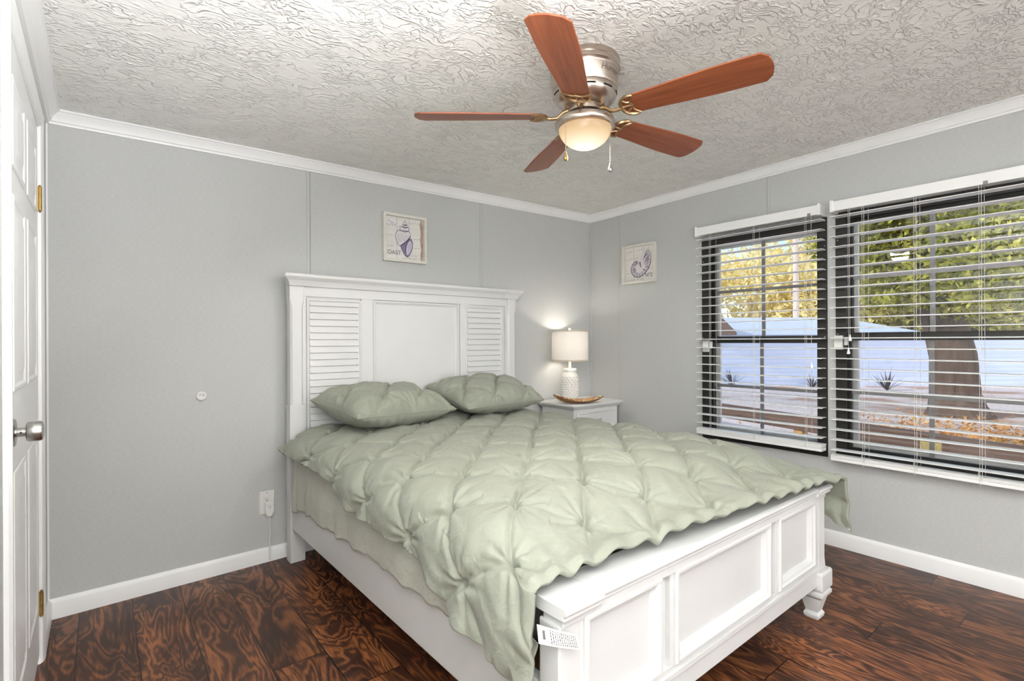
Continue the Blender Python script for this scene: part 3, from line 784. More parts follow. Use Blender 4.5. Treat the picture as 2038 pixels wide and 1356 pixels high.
# ------------------------------------------------------------------ nightstand, lamp, tray
ns = tag(empty('nightstand', (-.335, -.200, 0)), 'white nightstand with moulded top in the corner beside the bed', 'nightstand')
b = MB(); b.rect_stack([(.640, .235, .165), (.648, .247, .177), (.656, .251, .181), (.662, .262, .190), (.668, .265, .193), (.676, .265, .193), (.680, .260, .188)]); b.build('nightstand_top', M['furn'], ns, bevel=.001)
MB().box(-.230, .230, -.160, .165, .10, .642).build('cabinet', M['furn'], ns, bevel=.002)
for z0, z1 in ((.49, .625), (.32, .475), (.14, .30)):
    d = MB().box(-.205, .205, -.172, -.158, z0, z1)
    d.frame(-.205, .205, z0, z1, [(0, .012), (.004, .016), (.012, .016), (.018, .012)], lambda x, z, o: (x, -.160 - o, z))
    dr = d.build('drawer', M['furn'], ns, smooth=25)
    MB().lathe([(.0, 0), (.006, 0), (.006, .012), (.013, .018), (.014, .024), (.008, .028), (0, .029)], n=20).xf(Matrix.Translation((0, -.176, (z0 + z1) / 2)) @ Matrix.Rotation(PI / 2, 4, 'X')).build('knob', M['nickel'], dr, smooth=40)
for sx in (-1, 1):
    for sy in (-1, 1):
        MB().rect_stack([(0, .018, .018), (.10, .026, .026)], sx * .20, sy * .13).build('leg', M['furn'], ns)
LX, LY, LZ = -.398, -.158, .680
lamp = tag(empty('table_lamp', (LX, LY, LZ)), 'white hobnail ceramic table lamp with drum linen shade, lit', 'lamp')
prof = [(0, 0), (.050, 0), (.056, .006), (.058, .015), (.058, .180), (.056, .196), (.048, .206), (.044, .212), (.044, .216), (.049, .220), (.050, .232), (.047, .238), (.020, .240), (0, .240)]
b = MB().lathe(prof, n=48)
for r_ in range(10):
    for q in range(15):
        a = 2 * PI * (q + .5 * (r_ % 2)) / 15; z = .020 + r_ * .0175; cx_, cy_ = .0575 * math.cos(a), .0575 * math.sin(a)
        rings = []
        for k_ in range(5):
            ph = PI / 2 * k_ / 4; rr = .0078 * math.cos(ph) + 1e-4; hh = .0060 * math.sin(ph)
            rings.append([(cx_ + math.cos(a) * hh - math.sin(a) * rr * math.cos(w_), cy_ + math.sin(a) * hh + math.cos(a) * rr * math.cos(w_), z + rr * math.sin(w_)) for w_ in [2 * PI * i / 8 for i in range(8)]])
        b.loft(rings, True, True)
b.build('lamp_base', M['ceramic'], lamp, smooth=40)
MB().lathe([(0, .238), (.011, .238), (.011, .330), (.014, .332), (.014, .36), (0, .36)], n=20).build('stem', M['ceramic'], lamp, smooth=40)
sh0, sh1, sr = .300, .515, .136
b = MB(); b.loft([[(r_ * math.cos(2 * PI * i / 64), r_ * math.sin(2 * PI * i / 64), z) for i in range(64)] for r_, z in ((sr, sh0), (sr - .003, sh1))], True, False)
sh = b.build('lamp_shade', M['linen'], lamp, smooth=60)
stm = mat('beige_shade_trim', (205, 192, 172), .8, noise=((300, 300, 300), .1, 1))
for z, r_ in ((sh0, sr + .0005), (sh1, sr - .0025)):
    b = MB(); b.loft([[(q * math.cos(2 * PI * i / 64), q * math.sin(2 * PI * i / 64), z + h) for i in range(64)] for q, h in ((r_ + .0012, -.005), (r_ + .0012, .005), (r_ - .0012, .005), (r_ - .0012, -.005), (r_ + .0012, -.005))], True, False)
    b.build('shade_trim', stm, sh, smooth=60)
b = MB()
for q in range(3):
    a = 2 * PI * q / 3; b.tube([(0, 0, sh1 - .012), ((sr - .004) * math.cos(a), (sr - .004) * math.sin(a), sh1 - .004)], .0018, 6)
b.tube([(0, 0, .36), (.03, 0, .40), (.035, 0, .45), (0, 0, sh1 - .012)], .0015, 6); b.tube([(0, 0, .36), (-.03, 0, .40), (-.035, 0, .45), (0, 0, sh1 - .012)], .0015, 6)
b.build('shade_harp', M['chrome'], lamp)
MB().lathe([(0, sh1 - .012), (.004, sh1 - .012), (.004, sh1 + .002), (.010, sh1 + .006), (.012, sh1 + .014), (.008, sh1 + .023), (0, sh1 + .025)], n=20).build('finial', M['ceramic'], lamp, smooth=40)
MB().lathe([(0, .36), (.013, .362), (.014, .385), (.026, .412), (.028, .425), (.022, .442), (0, .452)], n=24).build('light_bulb', M['bulb'], lamp, smooth=60)
pl = bpy.data.lights.new('lamp_light', 'POINT'); pl.energy = 11; pl.color = (1, .95, .88); pl.shadow_soft_size = .03
po = bpy.data.objects.new('lamp_light', pl); COL.objects.link(po); po.location = (LX, LY, LZ + .425)
bpy.data.objects['light_bulb'].visible_shadow = True

tr = tag(empty('wooden_tray', (-.455, -.300, .680), math.radians(-30)), 'boat shaped brown wooden tray with pointed ends in front of the lamp', 'tray')
b = MB(); nu, nv = 48, 18; tv_ = []
for sgn in (0, 1):
    for j in range(nv + 1):
        for i in range(nu + 1):
            u = -1 + 2 * i / nu; v = -1 + 2 * j / nv
            wdt = .078 * (max(0, 1 - abs(u) ** 2.2)) ** .8 + .0005
            x = .185 * u; y = wdt * v
            rim = .020 + .034 * abs(u) ** 1.8 + (.010 * u * -1)
            z = (.002 if sgn == 0 else .009) + (rim - .002) * min(1, (abs(v) ** 2.2 * .9 + abs(u) ** 2.6 * .9)) - (0 if sgn == 0 else .004 * min(1, abs(v) ** 2 + abs(u) ** 2))
            tv_.append((x, y, z))
n0 = (nu + 1) * (nv + 1); fs = []
for sgn in (0, 1):
    for j in range(nv):
        for i in range(nu):
            a = sgn * n0 + j * (nu + 1) + i; fs.append((a, a + 1, a + nu + 2, a + nu + 1))
for j in (0, nv):
    for i in range(nu): a = j * (nu + 1) + i; fs.append((a, a + 1, a + 1 + n0, a + n0))
b.add(tv_, fs); b.build('tray_body', M['tray'], tr, smooth=50)
# pale shell pieces lining the inside
shm = [mat('shell_cream', (232, 224, 210), .4, noise=((40, 40, 40), .1, 2)), mat('shell_plum', (140, 70, 95), .5, noise=((40, 40, 40), .1, 2))]
b = MB()
for q in range(150):
    u = random.uniform(-.93, .93); v = random.uniform(-.9, .9); wdt = .078 * (1 - abs(u) ** 2.2) ** .8
    x, y = .183 * u, wdt * v; rim = .020 + .034 * abs(u) ** 1.8 - .010 * u
    z = .006 + (rim - .002) * min(1, abs(v) ** 2.2 * .9 + abs(u) ** 2.6 * .9)
    s_ = random.uniform(.004, .007)
    b.lathe([(0, -.001), (s_, 0), (s_ * .8, .003), (0, .0045)], (x, y, z), 7, mi=1 if random.random() < .10 else 0)
b.build('shell_lining', shm, tr, smooth=50)['kind'] = 'stuff'

# ------------------------------------------------------------------ framed prints
ink = mat('print_ink_violet', (58, 50, 78), .7, noise=((80, 80, 80), .2, 2)); pale = mat('print_lilac', (196, 186, 206), .7, noise=((90, 90, 90), .12, 3))
bodyc = mat('print_shell_white', (222, 217, 219), .7, noise=((120, 120, 120), .08, 3)); grey = mat('print_script_grey', (110, 106, 112), .8, noise=((80, 80, 80), .1, 2))
paper = mat('print_whitewash', (224, 221, 215), .8, noise=((4, 60, 60), .05, 4)); brown = mat('print_stain_brown', (176, 152, 138), .8, noise=((30, 30, 8), .25, 4))
shade_ = mat('print_shell_shadow', (128, 118, 146), .7, noise=((60, 60, 60), .1, 2))
PMATS = [paper, ink, pale, bodyc, grey, brown, shade_]
fr_m = mat('whitewashed_wood_frame', (220, 217, 207), .6, noise=((30, 30, 4), .06, 4))
class Art:
    """flat print: unit square mapped on the panel; each layer lies a hair higher"""
    def __init__(s, w): s.w = w; s.b = MB(); s.h = 0
    def P(s, u, v, h): return ((u - .5) * s.w, (v - .5) * s.w, h)
    def poly(s, pts, mi, lift=1):
        s.h += .00004 * lift; s.b.add([s.P(u, v, s.h) for u, v in pts], [tuple(range(len(pts)))], mi)
    def line(s, pts, wd, mi, taper=True):
        s.h += .00002; n = len(pts); L = []; R_ = []
        for i, p in enumerate(pts):
            a = Vector(pts[max(i - 1, 0)]); c = Vector(pts[min(i + 1, n - 1)]); d = (c - a).normalized(); nn = Vector((-d.y, d.x))
            q = wd / 2 * (math.sin(PI * (i + .35) / (n - .3)) if taper else 1)
            L.append(s.P(p[0] + nn.x * q, p[1] + nn.y * q, s.h)); R_.append(s.P(p[0] - nn.x * q, p[1] - nn.y * q, s.h))
        s.b.add(L + R_, [(i, i + 1, n + i + 1, n + i) for i in range(n - 1)], mi)
    def text(s, body, u, v, size, mi, shear=0, rot=0):
        s.h += .00004; vs, fs = text_mesh(body, size * s.w, shear); c, si = math.cos(rot), math.sin(rot)
        s.b.add([((u - .5) * s.w + x * c - y * si, (v - .5) * s.w + x * si + y * c, s.h) for x, y, z in vs], fs, mi)
    def scrawl(s, u0, u1, v, amp, mi, wd=.006):
        """a line of loose handwriting"""
        n = int((u1 - u0) / .012); pts = []
        for i in range(n):
            a = i * 1.35
            pts.append((u0 + (u1 - u0) * i / n + .006 * math.sin(a * 2), v + amp * (math.sin(a) * (.4 + random.random())) + .02 * (i / n - .5)))
        k_ = 0
        while k_ < n - 3:
            L = random.randint(5, 9); s.line(pts[k_:k_ + L], wd, mi, False) if len(pts[k_:k_ + L]) > 2 else None; k_ += L + 1
def smooth_poly(pts, it=2):
    for _ in range(it):
        q = []
        for i in range(len(pts)):
            a, c = pts[i], pts[(i + 1) % len(pts)]
            q += [(a[0] * .75 + c[0] * .25, a[1] * .75 + c[1] * .25), (a[0] * .25 + c[0] * .75, a[1] * .25 + c[1] * .75)]
        pts = q
    return pts
def grow(pts, d):
    cx = sum(p[0] for p in pts) / len(pts); cy = sum(p[1] for p in pts) / len(pts); q = []
    for x, y in pts:
        l = math.hypot(x - cx, y - cy) + 1e-6; q.append((x + (x - cx) / l * d, y + (y - cy) / l * d))
    return q
def picture(label, M4, art, size, depth):
    t = tag(empty('framed_print'), label, 'picture', 'shell prints'); t.matrix_world = M4
    h = size / 2; b = MB()
    b.frame(-h, h, -h, h, [(0, 0), (0, depth), (.016, depth), (.016, .008)], lambda x, z, o: (x, z, o))
    b.build('picture_frame', fr_m, t, bevel=.0008)
    art.b.xf(Matrix.Translation((0, 0, .0075)))
    art.b.build('artwork', PMATS, t)
    return t
def planks(A):
    A.poly([(0, 0), (1, 0), (1, 1), (0, 1)], 0)
    for u in (.31, .63): A.line([(u, 0), (u, .33), (u, .66), (u, 1)], .006, 4, False)
SZ = .288
A = Art(SZ - .03); planks(A)
A.poly(smooth_poly([(.93, 0), (1, 0), (1, 1), (.93, 1), (.90, .86), (.94, .7), (.91, .5), (.95, .3), (.92, .15)]), 5)
for (u0, u1, v, a) in ((.04, .30, .80, .030), (.34, .56, .79, .022), (.62, .95, .90, .018), (.03, .26, .56, .016), (.68, .93, .53, .018), (.05, .24, .30, .022), (.70, .92, .31, .014), (.66, .90, .12, .02), (.46, .95, .05, .018)): A.scrawl(u0, u1, v, a, 4)
def blob(pts, fill, ol=.010, it=2):
    q = smooth_poly(pts, it); A.poly(grow(q, ol), 1); A.poly(q, fill)
blob([(.50, .92), (.535, .92), (.57, .84), (.47, .83)], 3); blob([(.46, .84), (.58, .84), (.60, .78), (.44, .77)], 3)
blob([(.40, .78), (.60, .79), (.63, .70), (.38, .68)], 3); blob([(.36, .70), (.62, .70), (.67, .60), (.62, .50), (.45, .36), (.36, .32), (.29, .46), (.27, .60)], 3)
for q in range(9):
    u = .31 + q * .036; A.line([(u, .67 - .02 * abs(q - 4) / 4), (u + .004, .56), (u + .02, .45), (u + .05, .37 + .02 * q)], .007 if q % 2 else .004, 6 if q % 2 else 1)
blob([(.39, .33), (.47, .37), (.66, .53), (.68, .50), (.72, .44), (.70, .26), (.63, .12), (.57, .07), (.50, .13)], 6)
blob([(.52, .33), (.64, .49), (.70, .44), (.70, .28), (.62, .14), (.56, .11), (.53, .20)], 2, .004)
A.line([(.67, .53), (.59, .44), (.54, .32), (.53, .20), (.56, .10)], .022, 1); A.line([(.66, .52), (.62, .45), (.57, .36), (.56, .24), (.58, .12)], .010, 0)
for v, u0, u1 in ((.685, .38, .63), (.775, .44, .60), (.83, .47, .575)): A.line([(u0, v), ((u0 + u1) / 2, v - .012), (u1, v + .008)], .022, 1)
A.line([(.66, .60), (.60, .49), (.46, .37), (.37, .32)], .026, 1)
A.text('COAST', .19, .155, .135, 4)
for q in range(3): A.line([(.07 + q * .07, .92 - q * .05), (.12 + q * .07, .88 - q * .03), (.16 + q * .06, .86 - q * .04)], .03, 2)
picture('white framed print of a spiral conch shell hanging above the headboard', Matrix.Translation((-1.668, -.0005, 1.750)) @ Matrix.Rotation(PI / 2, 4, 'X'), A, SZ, .030)
A = Art(SZ - .03); planks(A)
for (u0, u1, v, a) in ((.05, .36, .88, .025), (.40, .90, .90, .022), (.04, .48, .66, .014), (.05, .30, .26, .020), (.08, .36, .06, .024), (.40, .68, .07, .026), (.83, .97, .78, .012), (.80, .95, .33, .012)): A.scrawl(u0, u1, v, a, 4)
# nautilus: large mouth at the upper right, coil at the lower left
nt = smooth_poly([(.81, .86), (.88, .76), (.905, .64), (.88, .46), (.775, .29), (.62, .16), (.465, .115), (.31, .16), (.225, .26), (.205, .38), (.26, .51), (.345, .58), (.45, .595), (.52, .55), (.545, .44), (.535, .58), (.60, .73), (.71, .84)], 3)
A.poly(grow(nt, .012), 1); A.poly(nt, 3)
cn = (.50, .40)
k0 = [k_ for k_ in range(len(nt)) if not (nt[k_][0] < .72 and nt[k_][1] > .42 and nt[k_][0] > .42)]
for q, k_ in enumerate(k0[::3]):
    o_ = nt[k_]; L_ = .38 + .25 * random.random(); m_ = (o_[0] + (cn[0] - o_[0]) * L_, o_[1] + (cn[1] - o_[1]) * L_); t_ = ((o_[0] + m_[0]) / 2 + .008, (o_[1] + m_[1]) / 2)
    A.line([o_, t_, m_], .014 if q % 2 else .026, 6 if q % 3 == 0 else 1)
A.line([nt[k_] for k_ in range(len(nt)) if nt[k_][1] < .60 and not (nt[k_][0] > .44 and nt[k_][0] < .6 and nt[k_][1] > .42)], .020, 1, False)
A.poly(smooth_poly([(.495, .545), (.53, .57), (.55, .48), (.555, .38), (.535, .40)]), 1)
for q in range(7): A.line([(.58 + q * .022, .44 + q * .045), (.65 + q * .022, .50 + q * .045), (.71 + q * .014, .58 + q * .035)], .012, 2)
A.text('N\u00ba2', .82, .155, .15, 1)
picture('white framed print of a nautilus shell hanging on the window wall near the corner', Matrix.Translation((-.0005, -.495, 1.690)) @ Matrix.Rotation(-PI / 2, 4, 'Z') @ Matrix.Rotation(PI / 2, 4, 'X'), A, SZ, .030)

# ------------------------------------------------------------------ wall outlet, plug, ring
oc = tag(empty('wall_outlet', (-2.451, 0, .297)), 'white wall outlet with cover plate low on the wall left of the bed', 'outlet')
MB().rect_stack([(0, .0365, .0585), (.003, .0365, .0585), (.006, .034, .056)]).xf(Matrix.Rotation(PI / 2, 4, 'X')).build('cover_plate', M['plastic'], oc, smooth=20)
rcp = MB().box(-.0165, .0165, -.0085, -.004, -.034, .034).build('receptacle', M['plastic'], oc, bevel=.001)
b = MB(); b.box(-.0075, -.0055, -.0092, -.008, .014, .022); b.box(.0045, .0065, -.0092, -.008, .015, .021)
b.lathe([(0, 0), (.0025, 0), (.0025, .001), (0, .001)], n=12).build('socket_slot', M['black'], rcp)
bs = bpy.data.objects['socket_slot']
b2 = MB(); b2.lathe([(0, -.0004), (.0022, -.0004), (.0022, .0008), (0, .0008)], n=12); b2.xf(Matrix.Translation((0, -.0066, .050)) @ Matrix.Rotation(PI / 2, 4, 'X')); b2.build('screw', M['chrome'], oc)
# the slots mesh had its round hole at the origin: move it below the blades
for v in bs.data.vertices:
    if abs(v.co.y) < .0079: v.co = Vector((v.co.x, -.0086 - v.co.z * .6, .0095 + v.co.y))
pg = tag(empty('power_plug', (-2.443, -.0085, .262)), 'flat white plug in the lower socket with its cord running down', 'plug')
b = MB(); b.prism([(-.021, .034), (-.018, .040), (.018, .040), (.021, .034), (.021, -.012), (.011, -.036), (-.011, -.036), (-.021, -.012)], -.020, 0, 'xz'); b.build('plug_body', M['plastic'], pg, bevel=.004)
b = MB(); b.box(-.005, -.003, -.0206, -.0195, .014, .021); b.box(.003, .005, -.0206, -.0195, .014, .021); b.box(-.0015, .0015, -.0206, -.0195, .006, .010); b.build('outlet_face', grey, pg)
b = MB(); b.tube([(0, -.010, -.034), (.001, -.009, -.06), (.004, -.0075, -.10), (.002, -.0075, -.140), (-.001, -.0085, -.165), (0, -.012, -.178), (0, -.0135, -.19), (0, -.0135, -.258)], .0038, 10); b.build('power_cord', M['plastic'], pg, smooth=60)
b = MB(); ring = []
for i in range(24):
    a = 2 * PI * i / 24; ring.append([((.0165 + .0055 * math.cos(w_)) * math.cos(a), -.0055 + .0055 * math.sin(w_), (.0165 + .0055 * math.cos(w_)) * math.sin(a)) for w_ in [2 * PI * k_ / 10 for k_ in range(10)]])
ring.append(ring[0]); b.loft(ring, True, False)
b.lathe([(0, 0), (.014, 0), (.014, .003), (0, .003)], n=20)
wr = tag(b.build('door_bumper', M['plastic'], None, smooth=60), 'small round white ring door bumper on the bare grey wall', 'door bumper'); wr.location = (-2.741, -.0001, .866)
for v in wr.data.vertices:
    if abs(v.co.y) > .012 or (abs(v.co.z) < .0031 and math.hypot(v.co.x, v.co.y) <= .0141 and v.co.z >= 0 and abs(math.hypot(v.co.x, v.co.z) - .0165) > .0056): v.co = Vector((v.co.x, -v.co.z, v.co.y))

# ------------------------------------------------------------------ ceiling fan
FX, FYY, FZ = -1.767, -1.600, zc(-1.767, -1.6) + HB
fan = tag(empty('ceiling_fan', (FX, FYY, FZ)), 'brushed nickel hugger ceiling fan with five cherry wood blades and lit bowl light', 'ceiling fan')
b = MB(); b.lathe([(0, .002), (.118, .002), (.122, -.004), (.122, -.020), (.119, -.024), (.119, -.028), (.124, -.032), (.124, -.040), (.118, -.046), (.1165, -.05), (.1165, -.100), (.112, -.108), (0, -.108)], n=72)
motor = b.build('motor_housing', M['nickel'], fan, smooth=35)
b = MB(); b.lathe([(0, -.104), (.104, -.104), (.112, -.110), (.113, -.122), (.108, -.138), (.094, -.154), (.080, -.166), (.072, -.170), (.055, -.172), (0, -.172)], n=72)
low = b.build('vented_housing', M['nickel'], fan, smooth=35)
for q in range(10):
    b = MB(); a0_ = 2 * PI * q / 10 + .1
    pts = []
    for r_, z in ((.1128, -.130), (.1045, -.145)):
        pts.append([((r_ + .0007) * math.cos(a0_ + .36 * k_ / 6), (r_ + .0007) * math.sin(a0_ + .36 * k_ / 6), z + .006) for k_ in range(7)])
    n = len(b.v); b.add(pts[0] + pts[1], [(k_, k_ + 1, 7 + k_ + 1, 7 + k_) for k_ in range(6)])
    b.build('vent_slot', M['black'], low)
# engraved script on the housing
vs, fs = text_mesh('Hunter', .030, .25)
b = MB(); angc = math.radians(-88)
b.add([(.1172 * math.cos(angc + x / .1172), .1172 * math.sin(angc + x / .1172), -.070 + y) for x, y, z in vs], fs); b.build('lettering', mat('engraved_grey', (120, 108, 100), .5, .6, noise=((40, 40, 40), .1, 1)), motor)
MB().lathe([(0, -.170), (.062, -.170), (.064, -.176), (.064, -.186), (.050, -.190), (.036, -.192), (.036, -.222), (0, -.222)], n=48).build('switch_housing', M['nickel'], fan, smooth=35)
FB = 1.925 - FZ      # blade plane below the ceiling
NB_ = 24
def blade_outline():
    R0, R1 = .145, .600; up_ = []
    for i in range(NB_ + 1):
        u = i / NB_; r_ = R0 + (R1 - R0) * u
        w_ = .046 + .017 * sm(0, .75, np.array(u)) 
        if u < .06: w_ = w_ * math.sqrt(max(0, 1 - (1 - u / .06) ** 2)) * .5 + w_ * .5
        e = (R1 - r_) / .022
        if e < 1: w_ = w_ - .020 * (1 - math.sqrt(max(0, 1 - (1 - e) ** 2)))
        up_.append((r_ + (.010 * 0), float(w_)))
    top = up_; bot = [(r_, -w_) for r_, w_ in reversed(up_)]
    # gently curved tip
    tip = [(R1 + .008 * math.sin(PI * k_ / 8), up_[-1][1] * (1 - 2 * k_ / 8)) for k_ in range(1, 8)]
    return top + tip + bot
def make_blade():
    b = MB(); b.prism(blade_outline(), -.0028, .0028, 'xy')
    bl_ = b.build('fan_blade', M['blade'], fan, bevel=.0015)
    # iron: curved arm with a pierced crescent
    i_ = MB(); T_ = .0042; z0 = -.0045
    i_.tube([(.060, 0, .020), (.080, 0, .012), (.100, 0, -.006), (.120, 0, -.008), (.142, 0, -.006)], [.0075, .007, .0065, .0065, .007], 10)
    def bar(pts, w_): i_.tube([(x, y, z0) for x, y in pts], w_, 6)
    outer_ = [(.192, .046), (.180, .049), (.165, .046), (.150, .036), (.141, .020), (.138, 0), (.141, -.020), (.150, -.036), (.165, -.046), (.180, -.049), (.192, -.046)]
    inner_ = [(.192, .046), (.184, .036), (.176, .024), (.173, .010), (.178, 0), (.173, -.010), (.176, -.024), (.184, -.036), (.192, -.046)]
    bar(outer_, [.0035, .005, .006, .0062, .0062, .0065, .0062, .0062, .006, .005, .0035]); bar(inner_, .0038)
    bar([(.139, 0), (.178, 0)], .0042); bar([(.150, .034), (.162, .020), (.174, .016)], .0034); bar([(.150, -.034), (.162, -.020), (.174, -.016)], .0034)
    i_.build('blade_iron', M['iron'], bl_, smooth=50)
    return bl_
blades = [make_blade()]
for q in range(4): blades.append(copy_tree(blades[0], fan))
for o_, a in zip(blades, (-146.0, -73.2, -5.6, 66.0, 142.0)):
    o_.rotation_mode = 'QUATERNION'
    o_.location = (0, 0, FB)
    q = Matrix.Rotation(math.radians(a), 3, 'Z') @ Matrix.Rotation(math.radians(-13), 3, 'X')
    o_.rotation_quaternion = q.to_quaternion()
# light kit
zk = 1.915 - FZ
MB().lathe([(0, 0), (.040, 0), (.060, .0), (.092, -.002), (.104, -.008), (.108, -.018), (.107, -.028), (.102, -.034), (.094, -.036), (.092, -.030), (0, -.028)], (0, 0, zk), 72).build('light_fitter', M['nickel'], fan, smooth=35)
bw = []
for i in range(19):
    a = PI / 2 * i / 18; bw.append((.0935 * math.cos(a) + 1e-4, zk - .034 - .072 * math.sin(a) ** 1.05))
b = MB(); n_ = 64
b.loft([[(r_ * math.cos(2 * PI * i / n_), r_ * math.sin(2 * PI * i / n_), z) for i in range(n_)] for r_, z in bw], True, False)
b.build('glass_bowl', M['bowl'], fan, smooth=80)
MB().lathe([(0, -.026), (.012, -.028), (.014, -.036), (.022, -.052), (.022, -.060), (.014, -.072), (0, -.075)], (0, 0, zk), 24).build('light_bulb', M['bulb'], fan, smooth=60)
fl = bpy.data.lights.new('fan_light', 'SPOT'); fl.energy = 19; fl.color = (1, .95, .87); fl.shadow_soft_size = .06; fl.spot_size = math.radians(176); fl.spot_blend = .25
fo = bpy.data.objects.new('fan_light', fl); COL.objects.link(fo); fo.location = (FX, FYY, FZ + zk - .034 - .075)
def chain(x, y, z0, z1, m, lab):
    b = MB(); n = int((z0 - z1) / .0042)
    for i in range(n): b.lathe([(0, -.0017), (.0012, -.0011), (.0016, 0), (.0012, .0011), (0, .0017)], (x, y, z0 - i * .0042), 7)
    c = b.build('pull_chain', M['nickel'], fan, smooth=60)
    b = MB(); b.lathe([(0, 0), (.002, -.001), (.003, -.008), (.006, -.016), (.0078, -.023), (.0070, -.029), (.004, -.0325), (0, -.0335)], (x, y, z1), 18); e = b.build('chain_pendant', m, c, smooth=50); e['label'] = lab
def rel(u_right, toward): # offsets in the fan's plan
    return (u_right * .78 - toward * .626, -u_right * .626 - toward * .78)
x, y = rel(-.078, .080); chain(x, y, zk - .02, 1.772 - FZ, M['brass'], 'brass teardrop chain pull')
x, y = rel(.076, .072); chain(x, y, zk - .03, 1.735 - FZ, M['chrome'], 'clear silver teardrop chain pull')

# ------------------------------------------------------------------ outdoors
GZ = -.90
def ground_mat():
    m = mat('gravel_yard', rough=.95, spec=.1); t = NT(m); b = bsdf(m)
    v = t.coord('Object', (1, 1, 1)); n = t.noise(v, .35, 5, .6); f = t.noise(v, 9, 5, .7); f2 = t.noise(v, 40, 3, .7)
    base = t.ramp(f.outputs[0], [(.3, lin((176, 168, 168))), (.7, lin((228, 220, 220)))])
    leaf = t.ramp(f2.outputs[0], [(.3, lin((128, 104, 92))), (.5, lin((172, 144, 130))), (.7, lin((206, 180, 162)))])
    k_ = t.ramp(n.outputs[0], [(.54, (0, 0, 0)), (.64, (1, 1, 1))])
    t.l(t.mix(k_, base, leaf), b.inputs['Base Color']); t.l(t.bump(f2.outputs[0], .4, .03), b.inputs['Normal'])
    return m
g = MB(); g.add([(.4, -40, GZ), (90, -40, GZ), (90, 60, GZ), (.4, 60, GZ), (.4, -40, GZ - .1), (90, -40, GZ - .1), (90, 60, GZ - .1), (.4, 60, GZ - .1)], [(0, 1, 2, 3), (4, 7, 6, 5), (0, 4, 5, 1), (1, 5, 6, 2), (2, 6, 7, 3), (3, 7, 4, 0)])
struct(g.build('ground', ground_mat()))
# white outbuilding facing the window
BM = Matrix.Translation((17.6, 9.15, GZ)) @ Matrix.Rotation(-.668, 4, 'Z')     # local x runs along its wall, local -y faces the house
sd = tag(empty('shed'), 'long low white outbuilding with metal hip roof across the yard', 'building'); sd.matrix_world = BM
def siding():
    m = mat('pale_siding', (214, 222, 238), .6); t = NT(m); b = bsdf(m)
    w = t.new('TexWave', wave_type='BANDS', bands_direction='Z'); w.inputs['Scale'].default_value = 1.6; t.l(t.coord('Object'), w.inputs[0])
    t.l(t.ramp(w.outputs[0], [(0, lin((184, 200, 232))), (.12, lin((196, 211, 240)))]), b.inputs['Base Color']); t.l(t.bump(w.outputs[0], .3, .02), b.inputs['Normal'])
    return m
MB().box(-.1, 16, 0, 5, 0, 2.28).build('shed_wall', siding(), sd)
roofm = mat('blue_white_metal_roof', (196, 212, 232), .35, .1, noise=((8, 1, 1), .06, 2))
b = MB(); b.add([(-.3, -.35, 2.24), (9.6, -.35, 2.24), (7.0, 2.3, 3.10), (.4, 2.3, 3.10), (9.6, 5.3, 2.24), (-.3, 5.3, 2.24)], [(0, 1, 2, 3), (1, 4, 2), (4, 5, 3, 2), (5, 0, 3), (0, 5, 4, 1)]); b.build('roof', roofm, sd)
b = MB(); b.prism([(-.35, 2.24), (.95, 2.24), (.95, 2.34), (.35, 2.96), (-.35, 2.34)], -.42, .6, 'xz'); b.build('gable', mat('brown_shingle', (118, 98, 90), .8, noise=((10, 10, 10), .2, 3)), sd)
b = MB(); b.add([(9.5, -.2, 2.2), (16.3, -.2, 2.2), (16.3, 5.2, 2.2), (9.5, 5.2, 2.2), (9.5, -.2, 2.3), (16.3, -.2, 2.3), (16.3, 5.2, 2.3), (9.5, 5.2, 2.3)], [(0, 3, 2, 1), (4, 5, 6, 7), (0, 1, 5, 4), (1, 2, 6, 5), (2, 3, 7, 6), (3, 0, 4, 7)]); b.build('flat_roof', roofm, sd)
# timber barrier
wood_m = wood('weathered_timber', (66, 50, 42), (104, 84, 72), 0, .9)
fb = tag(empty('timber_barrier', (7.4, 3.1, GZ), 0), 'low weathered timber rail barrier on posts just outside the windows', 'barrier')
A_ = Vector((7.95, 5.2, 0)); B_ = Vector((5.75, -2.9, 0)); d_ = (B_ - A_); Ln = d_.length; d_.normalize(); rz = math.atan2(d_.y, d_.x)
fb.location = (A_.x, A_.y, GZ); fb.rotation_euler = (0, 0, rz)
MB().box(0, Ln, -.11, .11, .38, .65).build('rail', wood_m, fb, bevel=.02)
for q in (.6, 4.1, 7.5): MB().box(q, q + .18, -.075, .075, 0, .38).build('post', wood('timber_post', (150, 108, 62), (190, 145, 92), 2, .9) if q == 4.1 else wood_m, fb, bevel=.01)
# trees
def leaf_mat(name, cols, trans=.45):
    m = bpy.data.materials.new(name); m.use_nodes = True; t = NT(m); t.n.clear()
    o = t.new('OutputMaterial'); d = t.new('BsdfDiffuse'); tr_ = t.new('BsdfTranslucent'); mx = t.new('MixShader'); mx.inputs[0].default_value = trans
    n = t.noise(t.coord('Object', (3.1, 3.1, 3.1)), 1, 2, .8); w = t.noise(t.coord('Object', (.5, .5, .5)), 1, 2)
    f = t.math('ADD', t.math('MULTIPLY', n.outputs[0], .6), t.math('MULTIPLY', w.outputs[0], .4))
    c = t.ramp(f, [(.3 + .4 * i / (len(cols) - 1), lin(x)) for i, x in enumerate(cols)])
    t.l(c, d.inputs[0]); t.l(c, tr_.inputs[0]); t.l(d.outputs[0], mx.inputs[1]); t.l(tr_.outputs[0], mx.inputs[2]); t.l(mx.outputs[0], o.inputs[0])
    return m
bark = mat('oak_bark', (88, 73, 65), .95, noise=((7, 7, 1.2), .35, 5), bump=((9, 9, 1.4), 1.0, .08, 5)); pbark = mat('pale_bark', (206, 192, 184), .9, noise=((8, 8, 2), .15, 4))
